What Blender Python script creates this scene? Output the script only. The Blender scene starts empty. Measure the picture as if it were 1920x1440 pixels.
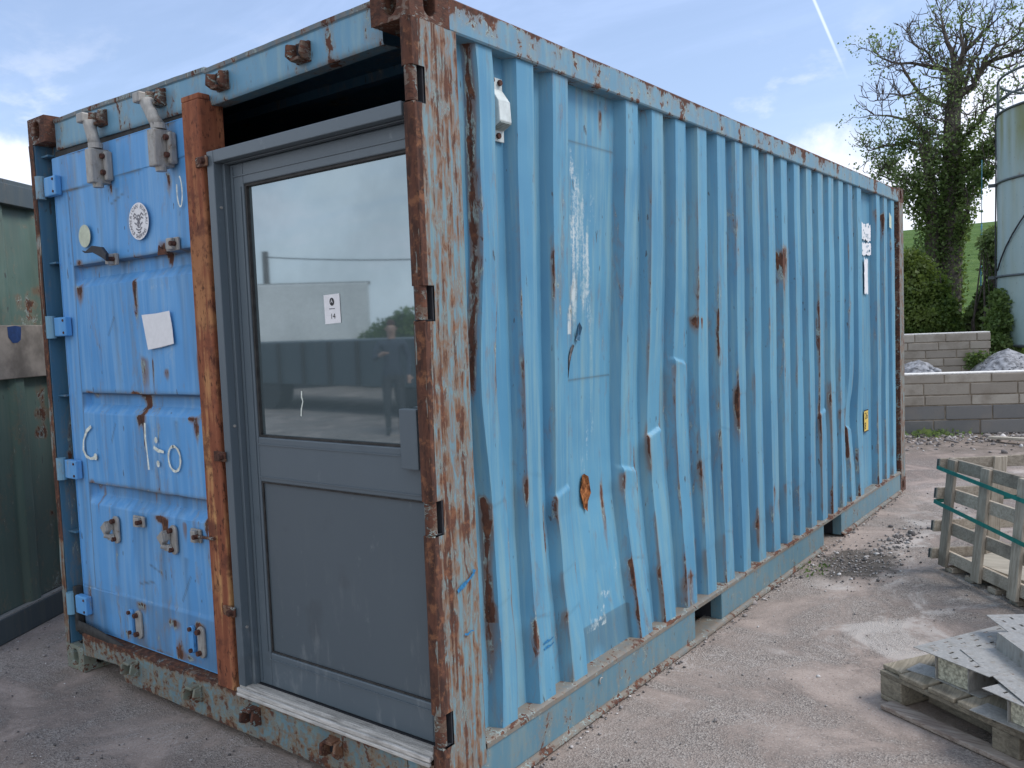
import bpy, bmesh, math, random
import numpy as np
from mathutils import Vector, Matrix
random.seed(7); RNG = np.random.default_rng(7)
R = math.radians
SC = bpy.context.scene
COL = SC.collection

# ------------------------------------------------------------------ camera
CAM = (1.76105, -1.89579, 1.55005)
YAW, PITCH, ROLL, FPX = -0.649089, -0.0666175, -0.0392567, 1605.35
def cam_axes():
    fw = np.array([math.cos(PITCH)*math.sin(YAW), math.cos(PITCH)*math.cos(YAW), math.sin(PITCH)])
    rt = np.cross(fw, [0, 0, 1]); rt /= np.linalg.norm(rt); up = np.cross(rt, fw)
    c, s = math.cos(ROLL), math.sin(ROLL)
    return fw, c*rt + s*up, -s*rt + c*up
FW, RT, UP = cam_axes()
cd = bpy.data.cameras.new('camera'); cam = bpy.data.objects.new('camera', cd); COL.objects.link(cam)
cam.matrix_world = Matrix(((RT[0], UP[0], -FW[0], CAM[0]), (RT[1], UP[1], -FW[1], CAM[1]), (RT[2], UP[2], -FW[2], CAM[2]), (0, 0, 0, 1)))
cd.sensor_fit = 'HORIZONTAL'; cd.sensor_width = 36; cd.lens = FPX/1920*36; cd.clip_start = .05; cd.clip_end = 3000
SC.camera = cam
def at(u, v, Y):
    """survey point: where the sight line u, v of the photograph meets the vertical plane y = Y"""
    d = FW + RT*(u-960)/FPX - UP*(v-720)/FPX
    return np.array(CAM) + d*(Y-CAM[1])/d[1]

# ------------------------------------------------------------------ light and sky
SUN_EL, SUN_AZ = R(50), R(58)          # azimuth from +y towards +x
sv = Vector((math.cos(SUN_EL)*math.sin(SUN_AZ), math.cos(SUN_EL)*math.cos(SUN_AZ), math.sin(SUN_EL)))
sl = bpy.data.lights.new('sun', 'SUN'); sl.energy = 1.75; sl.angle = R(24); sl.color = (1, .96, .9)
so = bpy.data.objects.new('sun', sl); COL.objects.link(so)
so.rotation_euler = sv.to_track_quat('Z', 'Y').to_euler(); so.location = (5, 5, 30)
SC.view_settings.view_transform = 'Standard'; SC.view_settings.look = 'None'
SC.view_settings.exposure = 0.62; SC.view_settings.gamma = 1; SC.view_settings.use_curve_mapping = False
SC.render.engine = 'CYCLES'; SC.cycles.max_bounces = 6; SC.cycles.use_denoising = True

class NT:
    """small node-tree builder"""
    def __init__(s, tree): s.t = tree; s.n = tree.nodes; s.l = tree.links
    def __call__(s, typ, ins=None, out=0, **props):
        n = s.n.new(typ)
        for k, v in props.items(): setattr(n, k, v)
        for k, v in (ins or {}).items():
            i = n.inputs[k]
            if isinstance(v, bpy.types.NodeSocket): s.l.new(v, i)
            elif isinstance(v, (tuple, list)) and i.type == 'RGBA' and len(v) == 3: i.default_value = (*v, 1)
            else: i.default_value = v
        return n if out is None else n.outputs[out]
    def math(s, op, a, b=0.0, c=None, clamp=False):
        d = {0: a, 1: b}
        if c is not None: d[2] = c
        return s('ShaderNodeMath', d, operation=op, use_clamp=clamp)
    def mix(s, f, a, b, mode='MIX'):
        n = s('ShaderNodeMix', {'Factor': f}, None, data_type='RGBA', blend_type=mode)
        for idx, v in ((6, a), (7, b)):
            if isinstance(v, bpy.types.NodeSocket): s.l.new(v, n.inputs[idx])
            else: n.inputs[idx].default_value = (*v, 1) if len(v) == 3 else v
        return n.outputs[2]
    def ss(s, x, lo, hi, a=0.0, b=1.0):
        return s('ShaderNodeMapRange', {'Value': x, 'From Min': lo, 'From Max': hi, 'To Min': a, 'To Max': b}, interpolation_type='SMOOTHSTEP')
    def noise(s, vec, scale, detail=4, rough=.55, dist=0.0, out=0):
        return s('ShaderNodeTexNoise', {'Vector': vec, 'Scale': scale, 'Detail': detail, 'Roughness': rough, 'Distortion': dist}, out)
    def mul(s, vec, sc): return s('ShaderNodeVectorMath', {0: vec, 1: sc}, operation='MULTIPLY')
    def pos(s): return s('ShaderNodeNewGeometry', None, None).outputs['Position']

W = bpy.data.worlds.new('World'); SC.world = W; W.use_nodes = True
W.node_tree.nodes.clear(); k = NT(W.node_tree)
sky = k('ShaderNodeTexSky', sky_type='NISHITA', sun_disc=False, sun_elevation=SUN_EL, sun_rotation=SUN_AZ, air_density=1.0, dust_density=1.2, ozone_density=1.6)
dirv = k('ShaderNodeTexCoord', None, None).outputs['Generated']
sep = k('ShaderNodeSeparateXYZ', {0: dirv}, None); dz = k.math('MAXIMUM', sep.outputs[2], 0.0)
inv = k.math('DIVIDE', 1.0, k.math('ADD', dz, .16))
flat = k('ShaderNodeCombineXYZ', {0: k.math('MULTIPLY', sep.outputs[0], inv), 1: k.math('MULTIPLY', sep.outputs[1], inv), 2: .37})
veil = k.noise(k.mul(flat, (.8, 1.6, 1)), 1.3, 6, .6, .6)          # thin high cloud in long bands
cum = k.noise(k.mul(dirv, (1, 1, 2.2)), 5.2, 8, .6, .25)           # cumulus low over the horizon
low = k.ss(sep.outputs[2], .10, .36, 1, 0)
cumf = k.math('MULTIPLY', k.ss(cum, .50, .63), low)
for (u, v, wu) in ((5, 310, .060), (1600, 345, .10), (1690, 330, .07), (1880, 190, .085), (1760, 420, .09), (1890, 300, .10)):   # cloud banks low in the sky
    cdir = Vector(FW + RT*(u-960)/FPX - UP*(v-720)/FPX).normalized()
    dist = k('ShaderNodeVectorMath', {0: k.mul(k('ShaderNodeVectorMath', {0: dirv, 1: tuple(cdir)}, operation='SUBTRACT'), (1, 1, 1.7))}, None, operation='LENGTH').outputs['Value']
    lump = k.ss(k.math('ADD', k.math('DIVIDE', dist, wu), k.math('MULTIPLY', k.math('SUBTRACT', k.noise(dirv, 14, 7, .6), .5), 1.9)), 1.1, .45)
    cumf = k.math('MAXIMUM', cumf, lump)
veilf = k.ss(veil, .38, .74, .30, .60)
# thicker cloud behind the yard (-y), brightened to light the door end
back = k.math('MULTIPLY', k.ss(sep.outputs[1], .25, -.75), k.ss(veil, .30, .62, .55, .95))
haze = k.ss(sep.outputs[2], .0, .22, .75, 0)
skyc = k.mix(veilf, sky, (4.2, 5.3, 8.0))
skyc = k.mix(haze, skyc, (6.3, 7.0, 8.0))
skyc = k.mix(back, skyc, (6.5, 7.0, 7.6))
skyc = k.mix(k.math('MULTIPLY', cumf, .80), skyc, (6.9, 7.1, 7.9))
# condensation trail: a narrow band along a great circle, fading at its lower end
t0 = Vector(FW + RT*(1522-960)/FPX - UP*(-10-720)/FPX).normalized(); t1 = Vector(FW + RT*(1612-960)/FPX - UP*(200-720)/FPX).normalized()
tn = t0.cross(t1).normalized(); ta = tn.cross(t0)
dd = k.math('ABSOLUTE', k('ShaderNodeVectorMath', {0: dirv, 1: tuple(tn)}, None, operation='DOT_PRODUCT').outputs['Value'])
al = k('ShaderNodeVectorMath', {0: dirv, 1: tuple(ta)}, None, operation='DOT_PRODUCT').outputs['Value']
L = t1.dot(ta)
tf = k.math('MULTIPLY', k.ss(dd, .0004, .0021, 1, 0), k.math('MULTIPLY', k.ss(al, L*.25, L*.80, 1, .0), k.ss(al, -.6, -.3)))
skyc = k.mix(k.math('MULTIPLY', tf, .40), skyc, (8.6, 8.9, 9.4))
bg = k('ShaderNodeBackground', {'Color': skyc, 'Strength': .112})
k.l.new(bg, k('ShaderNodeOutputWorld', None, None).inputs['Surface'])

# ------------------------------------------------------------------ materials
def new_mat(name):
    m = bpy.data.materials.new(name); m.use_nodes = True; m.node_tree.nodes.clear()
    return m, NT(m.node_tree)
def finish(k, color, rough=.6, bump=None, bstr=.3, bdist=.003, metal=0.0, spec=.5, **kw):
    ins = {'Base Color': color, 'Roughness': rough, 'Metallic': metal, 'Specular IOR Level': spec}
    ins.update(kw)
    if bump is not None:
        ins['Normal'] = k('ShaderNodeBump', {'Height': bump, 'Strength': bstr, 'Distance': bdist})
    b = k('ShaderNodeBsdfPrincipled', ins)
    k.l.new(b, k('ShaderNodeOutputMaterial', None, None).inputs['Surface'])
def attr(k, name): return k('ShaderNodeAttribute', None, None, attribute_name=name).outputs['Fac']

RUSTD, RUSTM, RUSTL = (.040, .019, .014), (.105, .043, .027), (.225, .098, .048)
def steel(name, ca, cb, cc, bias=-.25, stretch=.12, scale=9.0, rustmix=.5, grime_shade=.25, rough=.5, chips=.0, under=(.27, .36, .35), halo=.22, stain=(.25, .175, .11), soft=.0):
    """weathered painted steel. rust, pale and grime attributes add stains and some painted shade where the thing has them"""
    m, k = new_mat(name); p = k.pos()
    big = k.noise(p, 1.1, 4, .6)
    sv_ = k.mul(p, (1, 1, stretch))
    st = k.noise(sv_, scale, 7, .62, .4)
    st2 = k.noise(k.mul(p, (1, 1, stretch*.35)), scale*3.1, 5, .6)
    fine = k.noise(p, 70, 5, .65)
    c = k.mix(k.ss(big, .3, .7), ca, cb)
    c = k.mix(k.ss(st2, .42, .72, 0, .75), c, cc)
    gr = k.math('ADD', attr(k, 'grime_shade'), k.ss(st, .52, .85, 0, grime_shade))
    c = k.mix(k.math('MINIMUM', gr, .92), c, (.065, .07, .062))
    pa = attr(k, 'pale')
    paf = k.math('MULTIPLY', k.ss(k.math('ADD', pa, k.math('MULTIPLY', k.math('SUBTRACT', k.math('MULTIPLY', k.math('ADD', fine, st2), .5), .5), 3.0)), .28, .85), k.math('MINIMUM', k.math('MULTIPLY', pa, 1.6), 1.0))
    c = k.mix(k.math('MULTIPLY', paf, .85), c, (.56, .61, .60))
    fm = k.noise(k.mul(p, (1, 1, max(stretch*2.2, .3))), 38, 8, .68, .6)
    c = k.mix(k.math('MULTIPLY', attr(k, 'moss'), k.ss(st, .3, .6)), c, (.16, .19, .075))
    ra = attr(k, 'rust')
    n = k.math('ADD', k.math('MULTIPLY', st, .50), k.math('MULTIPLY', fm, .50))
    n = k.math('ADD', k.math('MULTIPLY', k.math('SUBTRACT', n, .5), 1.7), .5)
    x = k.math('ADD', k.math('ADD', n, bias), ra)
    nick = k.ss(k.noise(k.mul(p, (1, 1, .30)), 44, 3, .5), .69, .74)   # small dark knocks and scratches
    c = k.mix(k.math('MULTIPLY', nick, .75), c, (.05, .045, .045))
    spot = k.ss(k.noise(p, 21, 3, .5), .70, .76)                    # stray chips
    x = k.math('ADD', x, k.math('MULTIPLY', spot, chips))
    hal = k.math('MULTIPLY', k.ss(x, .36, .56), halo*1.7)
    c = k.mix(hal, c, stain)
    run = k.math('MULTIPLY', k.ss(k.math('ADD', ra, k.math('MULTIPLY', k.math('SUBTRACT', st2, .5), .45)), .055, .27), .68)
    c = k.mix(run, c, (.165, .095, .058))
    core = k.ss(x, .535-soft*.4, .60+soft)
    c = k.mix(k.math('MULTIPLY', k.ss(x, .505, .535), k.ss(k.noise(p, 15, 3), .45, .6)), c, under)
    rc = k.mix(k.ss(fm, .38, .62), RUSTD, RUSTM)
    rc = k.mix(k.math('MULTIPLY', k.ss(k.noise(p, 26, 6, .7), .50, .66), rustmix), rc, RUSTL)
    c = k.mix(core, c, rc)
    h = k.math('ADD', k.math('MULTIPLY', core, .6), k.math('MULTIPLY', k.math('ADD', fm, fine), .25))
    rr = k.mix(core, (rough,)*3, (.93,)*3)
    finish(k, c, rr, h, .32, .0035, spec=.42)
    return m
M = {}
M['side'] = steel('blue_side_paint', (.074, .228, .365), (.108, .296, .43), (.195, .345, .39), bias=-.19, chips=.05, stain=(.19, .105, .062), soft=.025)
M['door'] = steel('blue_door_paint', (.078, .280, .59), (.11, .335, .66), (.20, .405, .66), bias=-.185, grime_shade=.22, chips=.04)
M['rail'] = steel('faded_blue_rail', (.105, .235, .335), (.14, .275, .36), (.20, .31, .34), bias=-.08, stretch=.35, chips=.08, grime_shade=.35)
M['brail'] = steel('grimy_bottom_rail', (.085, .185, .245), (.11, .215, .265), (.17, .235, .24), bias=-.12, stretch=.5, chips=.06, grime_shade=.5)
M['ledge'] = steel('dirty_ledge', (.15, .135, .115), (.20, .185, .16), (.13, .17, .18), bias=-.06, stretch=.8, chips=.05, grime_shade=.5)
M['header'] = steel('blue_header', (.12, .285, .42), (.155, .32, .44), (.22, .36, .42), bias=-.13, stretch=.3, chips=.05, grime_shade=.3)
M['post'] = steel('flaking_corner_post', (.120, .235, .295), (.155, .250, .275), (.205, .260, .235), bias=.022, stretch=.045, scale=46, chips=.06, rustmix=.75, grime_shade=.35, halo=.55, under=(.20, .27, .265), stain=(.21, .115, .060), soft=.05)
M['sill'] = steel('flaking_sill', (.115, .215, .265), (.155, .245, .265), (.215, .26, .225), bias=-.03, stretch=.6, scale=16, chips=.06, rustmix=.7, grime_shade=.4, halo=.5, under=(.19, .24, .23), stain=(.21, .13, .065), soft=.05)
M['shadowblue'] = steel('shaded_blue_paint', (.045, .13, .22), (.055, .15, .24), (.08, .18, .26), bias=-.14)  # darker copy of the blue paint, shade of recesses put into the colour
M['rust'] = steel('rusted_steel', (.14, .055, .03), (.10, .04, .025), (.22, .10, .05), bias=.12, stretch=.6, rustmix=.45)
M['oldrust'] = steel('dark_old_rust', (.060, .032, .026), (.045, .026, .022), (.10, .055, .04), bias=.10, stretch=.9, rustmix=.2)
M['tank'] = steel('pale_tank_paint', (.235, .345, .365), (.28, .385, .395), (.32, .39, .36), bias=-.20, stretch=.15, scale=1.3, grime_shade=.3)
M['green'] = steel('dull_green_paint', (.085, .145, .125), (.105, .165, .14), (.13, .18, .15), bias=-.165, stretch=.3, chips=.03, grime_shade=.5)
M['greenrail'] = steel('dark_slate_paint', (.055, .075, .085), (.065, .085, .095), (.085, .10, .10), bias=-.22, grime_shade=.3)
M['galv'] = steel('worn_zinc', (.24, .235, .225), (.32, .31, .29), (.40, .385, .36), bias=-.16, stretch=.8, scale=26, grime_shade=.9, rough=.45)

def plain(name, col, rough=.5, metal=0.0, var=.25, scale=30, spec=.5, bstr=.12):
    m, k = new_mat(name); p = k.pos(); n = k.noise(p, scale, 5, .6)
    d = tuple(c*(1-var) for c in col); l = tuple(min(1, c*(1+var)) for c in col)
    finish(k, k.mix(k.ss(n, .3, .7), d, l), rough, n, bstr, .002, metal, spec); return m
M['bolt'] = plain('rusty_bolt', (.075, .03, .02), .9, var=.5, scale=90)
M['dark'] = plain('shade_and_chassis_black', (.02, .022, .028), .9)  # black standing in for shade in pockets and gaps; also the chassis colour
M['interior'] = plain('interior_grey', (.10, .11, .13), .8)
M['rubber'] = plain('perished_rubber', (.028, .027, .026), .75, var=.4)
M['white'] = plain('white_sticker', (.74, .74, .76), .5, var=.04, scale=40)
M['cream'] = plain('faded_cream_sticker', (.50, .54, .42), .6, var=.12)
M['ink'] = plain('black_ink', (.02, .02, .025), .6, var=.1)
M['greyink'] = plain('grey_ink', (.16, .16, .19), .6, var=.1)
M['yellow'] = plain('yellow_sticker', (.66, .47, .10), .55, var=.12)
M['chalk'] = plain('white_brush_paint', (.62, .66, .60), .8, var=.25, scale=60)
M['vent'] = plain('white_vent_plastic', (.52, .57, .56), .5, var=.12)
M['grille'] = plain('vent_grille', (.24, .28, .27), .7)
M['strap'] = plain('green_strap', (.012, .17, .135), .4, var=.2)
M['rope'] = plain('blue_rope', (.03, .17, .27), .7)
M['cable'] = plain('dark_cable', (.02, .022, .03), .6)
M['foam'] = plain('yellowed_foam', (.42, .40, .31), .95, var=.45, scale=80, bstr=.6)
M['torn'] = plain('torn_metal_edge', (.13, .12, .12), .7, var=.5, scale=60)
M['gravel'] = plain('grey_gravel', (.24, .245, .26), .95, var=.55, scale=16, bstr=.8)

def frame_mat(name, g):
    m, k = new_mat(name); p = k.pos()
    n = k.noise(p, 3, 5, .6); f = k.noise(k.mul(p, (1, 1, .25)), 14, 6, .65)
    c = k.mix(n, (.084*g, .110*g, .132*g), (.100*g, .128*g, .150*g))
    scuff = k.math('MULTIPLY', k.ss(k.noise(k.mul(p, (1, 1, .5)), 9, 7, .7, .8), .60, .72, 0, .30), k.ss(k.noise(p, 45, 4, .6), .45, .6)); c = k.mix(scuff, c, (.24, .27, .29))
    c = k.mix(k.ss(k.noise(p, 5.5, 4, .5), .60, .72, 0, .30), c, (.05, .06, .068))
    dust = k.math('MULTIPLY', k.ss(f, .54, .72), k.ss(k('ShaderNodeSeparateXYZ', {0: p}, None).outputs[2], .85, .25, .04, .42))
    c = k.mix(dust, c, (.26, .28, .29))
    finish(k, c, .38, k.noise(p, 160, 3), .05, .001, spec=.5); return m
M['frame'] = frame_mat('anthracite_powder_coat', 1.0); M['panel'] = frame_mat('anthracite_flat_panel', .86)
def glass_mat():
    m, k = new_mat('door_glass'); p = k.pos()
    sm = k.noise(p, 2.2, 5, .6)
    body = k('ShaderNodeBsdfDiffuse', {'Color': k.mix(sm, (.075, .105, .116), (.105, .135, .145))})
    gl = k('ShaderNodeBsdfGlossy', {'Color': (.64, .76, .82), 'Roughness': .028})
    f = k.ss(sm, .3, .7, .35, .45)
    k.l.new(k('ShaderNodeMixShader', {0: f, 1: body, 2: gl}), k('ShaderNodeOutputMaterial', None, None).inputs['Surface']); return m
M['glass'] = glass_mat()
def rustpost_mat():
    m, k = new_mat('orange_rust_box_section'); p = k.pos()
    s1 = k.noise(k.mul(p, (1, 1, .06)), 26, 7, .6, .3); s2 = k.noise(k.mul(p, (1, 1, .4)), 60, 6, .7)
    z = k('ShaderNodeSeparateXYZ', {0: p}, None).outputs[2]
    b = k.noise(k.mul(p, (.6, .6, 1)), 2.2, 4, .6)
    c = k.mix(k.ss(s1, .30, .70), (.20, .066, .036), (.31, .115, .060))
    tan = k.math('MULTIPLY', k.ss(k.math('ADD', s1, k.math('MULTIPLY', k.math('SUBTRACT', b, .5), 1.3)), .46, .64), k.ss(z, 2.2, .9, .18, .95))
    c = k.mix(tan, c, (.50, .27, .115))
    c = k.mix(k.ss(k.noise(p, 9, 7, .7), .48, .64, 0, .85), c, (.12, .045, .03))
    c = k.mix(k.ss(s2, .54, .64, 0, .8), c, (.055, .02, .014))
    finish(k, c, .85, s2, .35, .003, spec=.25); return m
M['rustpost'] = rustpost_mat()
def wood_mat(name, a, b, dark, along='Y', scale=18):
    m, k = new_mat(name)
    tc = k('ShaderNodeTexCoord', None, None).outputs['Object']
    oi = k('ShaderNodeObjectInfo', None, None).outputs['Random']
    v = k('ShaderNodeVectorMath', {0: tc, 1: k('ShaderNodeCombineXYZ', {0: k.math('MULTIPLY', oi, 37.0), 1: k.math('MULTIPLY', oi, 91.0), 2: k.math('MULTIPLY', oi, 13.0)})}, operation='ADD')
    sc = {'X': (.07, 1, 1), 'Y': (1, .07, 1), 'Z': (1, 1, .07)}[along]
    g = k.noise(k.mul(v, sc), scale*3, 6, .65, 1.2); h = k.noise(v, 5, 5, .6); f = k.noise(k.mul(v, sc), scale*11, 3, .6)
    c = k.mix(k.ss(g, .32, .66), a, b)
    c = k.mix(k.ss(h, .50, .75, 0, .65), c, dark)
    c = k.mix(k.ss(f, .60, .75, 0, .6), c, dark)
    tint = k.math('ADD', .78, k.math('MULTIPLY', oi, .44))
    c = k.mix(1.0, c, k('ShaderNodeCombineXYZ', {0: tint, 1: tint, 2: tint}), 'MULTIPLY')
    finish(k, c, .88, k.math('ADD', g, f), .35, .002, spec=.2); return m
GW = ((.285, .240, .192), (.43, .375, .305), (.145, .12, .095))
M['woodX'] = wood_mat('grey_timber_x', *GW, 'X'); M['woodY'] = wood_mat('grey_timber_y', *GW, 'Y'); M['woodZ'] = wood_mat('grey_timber_z', *GW, 'Z')
M['pwoodX'] = wood_mat('brown_pallet_x', (.14, .122, .095), (.25, .22, .17), (.06, .05, .04), 'X'); M['pwoodY'] = wood_mat('brown_pallet_y', (.18, .155, .115), (.30, .26, .20), (.07, .06, .05), 'Y')
M['redwoodX'] = wood_mat('reddish_plank', (.20, .15, .125), (.36, .31, .27), (.09, .06, .05), 'X')
M['ply'] = wood_mat('beige_sheet', (.36, .33, .275), (.48, .44, .37), (.25, .22, .18), 'X', 6)
M['sillwood'] = wood_mat('silver_decking', (.36, .345, .32), (.56, .54, .51), (.15, .14, .13), 'X', 34)
def block_mat(name, a, b, c3):
    m, k = new_mat(name); p = k.pos(); oi = k('ShaderNodeObjectInfo', None, None).outputs['Random']
    n = k.noise(p, 4, 6, .6); f = k.noise(p, 55, 5, .7)
    c = k.mix(oi, a, b); c = k.mix(k.ss(n, .42, .72, 0, .8), c, c3)
    c = k.mix(k.ss(f, .58, .72, 0, .5), c, (.10, .10, .095))
    finish(k, c, .95, f, .5, .006, spec=.15); return m
M['block'] = block_mat('weathered_block', (.27, .24, .205), (.40, .365, .315), (.22, .19, .155))
M['blockdark'] = block_mat('dark_block', (.155, .155, .155), (.20, .195, .19), (.22, .20, .18))
M['mortar'] = plain('mortar', (.27, .225, .175), .95, var=.3, scale=12)
M['coping'] = plain('lime_topping', (.74, .72, .68), .9, var=.15)
M['board'] = plain('mouldy_board', (.23, .205, .18), .9, var=.4, scale=6)
M['bluepatch'] = plain('navy_patch', (.012, .045, .16), .6)

def ground_mat():
    m, k = new_mat('yard_concrete'); p = k.pos()
    agg = k('ShaderNodeTexVoronoi', {'Vector': p, 'Scale': 150.0, 'Randomness': 1.0}, None, feature='F1')
    aggc = k('ShaderNodeSeparateColor', {0: agg.outputs['Color']}, None).outputs[0]
    fine = k.noise(p, 120, 5, .7); mid = k.noise(p, 6.5, 6, .65, .6); big = k.noise(p, .75, 5, .6, .8); b2 = k.noise(p, 1.9, 6, .62, 1.1)
    c = k.mix(k.ss(big, .34, .66), (.210, .168, .145), (.325, .268, .234))
    c = k.mix(k.ss(b2, .50, .66, 0, .72), c, (.410, .330, .286))                 # worn pinkish skin
    rough = k.ss(b2, .56, .44)                                                    # open aggregate where the skin is gone
    st = k.mix(aggc, (.105, .092, .085), (.45, .405, .365))
    c = k.mix(k.math('MULTIPLY', rough, k.ss(mid, .36, .60, .20, .62)), c, st)
    c = k.mix(k.ss(mid, .60, .80, 0, .40), c, (.14, .122, .115))
    c = k.mix(k.ss(fine, .57, .66, 0, .72), c, (.46, .42, .385))
    c = k.mix(k.ss(fine, .43, .34, 0, .65), c, (.085, .078, .075))
    # pale lime splashes east of the container
    sx = k('ShaderNodeSeparateXYZ', {0: p}, None); X, Y = sx.outputs[0], sx.outputs[1]
    zone = k.math('MULTIPLY', k.ss(X, .05, .4), k.math('MULTIPLY', k.ss(Y, 1.5, 2.3), k.ss(Y, 9.5, 6.5)))
    lime = k.math('MULTIPLY', zone, k.ss(k.noise(k.mul(p, (1, .8, 1)), 1.7, 7, .68, 1.4), .49, .62, 0, .70))
    c = k.mix(lime, c, (.50, .455, .42))
    scr = k.noise(k.mul(p, (2.2, .7, 1)), 3.0, 6, .62, 2.2)
    ln = k.ss(k.math('ABSOLUTE', k.math('SUBTRACT', scr, .5)), .0, .012, .5, 0)
    c = k.mix(k.math('MULTIPLY', ln, k.ss(big, .45, .6)), c, (.55, .51, .49))
    dx = k.math('DIVIDE', k.math('SUBTRACT', X, .26), .30); dy = k.math('DIVIDE', k.math('SUBTRACT', Y, 3.55), .46)
    dirt = k.math('ADD', k.math('ADD', k.math('MULTIPLY', dx, dx), k.math('MULTIPLY', dy, dy)), k.math('MULTIPLY', k.math('SUBTRACT', mid, .5), 2.4))
    c = k.mix(k.ss(dirt, .95, .25, 0, .85), c, (.075, .065, .055))
    far = k.ss(Y, 7.2, 8.8)
    c = k.mix(k.math('MULTIPLY', far, k.ss(mid, .35, .6, .3, .9)), c, (.17, .14, .115))
    h = k.math('ADD', k.math('MULTIPLY', k.math('MULTIPLY', agg.outputs['Distance'], rough), 1.9), k.math('ADD', fine, k.math('MULTIPLY', mid, 2.0)))
    finish(k, c, .92, h, .55, .006, spec=.2); return m
M['ground'] = ground_mat()
def field_mat():
    m, k = new_mat('grass_field'); p = k.pos()
    r = k.noise(k.mul(p, (.12, 1, 1)), .9, 5, .6); f = k.noise(p, 3.5, 6, .7)
    c = k.mix(k.ss(r, .35, .65), (.075, .135, .030), (.125, .195, .055)); c = k.mix(k.ss(f, .42, .66, 0, .8), c, (.05, .095, .024))
    finish(k, c, .95, f, 1, .15, spec=.1); return m
M['field'] = field_mat()
def leaf_mat(name, a, b, c3):
    m, k = new_mat(name); g = k('ShaderNodeNewGeometry', None, None); r = g.outputs['Random Per Island']
    n = k.noise(g.outputs['Position'], 1.3, 3)
    c = k.mix(r, a, b); c = k.mix(k.ss(n, .45, .65, 0, .7), c, c3)
    d = k('ShaderNodeBsdfPrincipled', {'Base Color': c, 'Roughness': .55, 'Specular IOR Level': .35})
    t = k('ShaderNodeBsdfTranslucent', {'Color': k.mix(.5, c, (.26, .36, .06))})
    k.l.new(k('ShaderNodeMixShader', {0: .42, 1: d, 2: t}), k('ShaderNodeOutputMaterial', None, None).inputs['Surface']); return m
M['ivy'] = leaf_mat('ivy_leaves', (.055, .105, .03), (.145, .215, .07), (.20, .27, .10))
M['leaf'] = leaf_mat('young_leaves', (.13, .20, .075), (.24, .31, .14), (.17, .24, .10))
M['hedge'] = leaf_mat('hedge_leaves', (.028, .068, .016), (.10, .165, .036), (.17, .22, .06))
M['bark'] = plain('bark', (.085, .072, .062), .95, var=.45, scale=14, bstr=.6)
M['stone'] = block_mat('loose_stone', (.22, .20, .19), (.42, .40, .385), (.30, .27, .25))
def stone_mat():
    m, k = new_mat('chippings'); r = k('ShaderNodeNewGeometry', None, None).outputs['Random Per Island']
    c = k.mix(k.ss(r, .0, .55), (.10, .092, .090), (.27, .245, .235)); c = k.mix(k.ss(r, .7, 1.0), c, (.60, .57, .55))
    finish(k, c, .9, spec=.2); return m
M['chip'] = stone_mat()

# ------------------------------------------------------------------ mesh helpers
class MB:
    """collects shapes and links them as one mesh object"""
    def __init__(s): s.v = []; s.f = []
    def add(s, vs, fs):
        o = len(s.v); s.v += [tuple(map(float, q)) for q in vs]; s.f += [tuple(i+o for i in q) for q in fs]; return s
    def box(s, a, b, T=None):
        (x0, y0, z0), (x1, y1, z1) = a, b
        vs = [(x0, y0, z0), (x1, y0, z0), (x1, y1, z0), (x0, y1, z0), (x0, y0, z1), (x1, y0, z1), (x1, y1, z1), (x0, y1, z1)]
        if T is not None: vs = [tuple(T @ Vector(q)) for q in vs]
        return s.add(vs, [(0, 3, 2, 1), (4, 5, 6, 7), (0, 1, 5, 4), (1, 2, 6, 5), (2, 3, 7, 6), (3, 0, 4, 7)])
    def prism(s, poly, axis, a, b, T=None):
        """poly: 2-d outline in the two other axes (in x,y,z order), extruded along axis from a to b"""
        def P(q, t):
            return {'x': (t, q[0], q[1]), 'y': (q[0], t, q[1]), 'z': (q[0], q[1], t)}[axis]
        n = len(poly); vs = [P(q, a) for q in poly] + [P(q, b) for q in poly]
        if T is not None: vs = [tuple(T @ Vector(q)) for q in vs]
        fs = [tuple(range(n)), tuple(range(2*n-1, n-1, -1))] + [(i, i+n, (i+1) % n+n, (i+1) % n) for i in range(n)]
        return s.add(vs, fs)
    def tube(s, pts, rads, n=8, cap=True):
        pts = [Vector(q) for q in pts]
        if not hasattr(rads, '__len__'): rads = [rads]*len(pts)
        vs = []; fs = []; ref = Vector((.3, .2, .93))
        for i, p in enumerate(pts):
            d = (pts[min(i+1, len(pts)-1)] - pts[max(i-1, 0)]).normalized()
            a = d.cross(ref)
            if a.length < 1e-4: a = d.cross(Vector((1, 0, 0)))
            a.normalize(); b = d.cross(a)
            vs += [p + (a*math.cos(2*math.pi*j/n) + b*math.sin(2*math.pi*j/n))*rads[i] for j in range(n)]
        for i in range(len(pts)-1):
            for j in range(n): fs.append((i*n+j, i*n+(j+1) % n, (i+1)*n+(j+1) % n, (i+1)*n+j))
        if cap: fs += [tuple(range(n-1, -1, -1)), tuple(range((len(pts)-1)*n, len(pts)*n))]
        return s.add(vs, fs)
    def build(s, name, mat, parent=None, smooth=False, bevel=0, kind=None, fix=True):
        return link_mesh(name, s.v, s.f, mat, parent, smooth, bevel, kind, fix)
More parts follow.
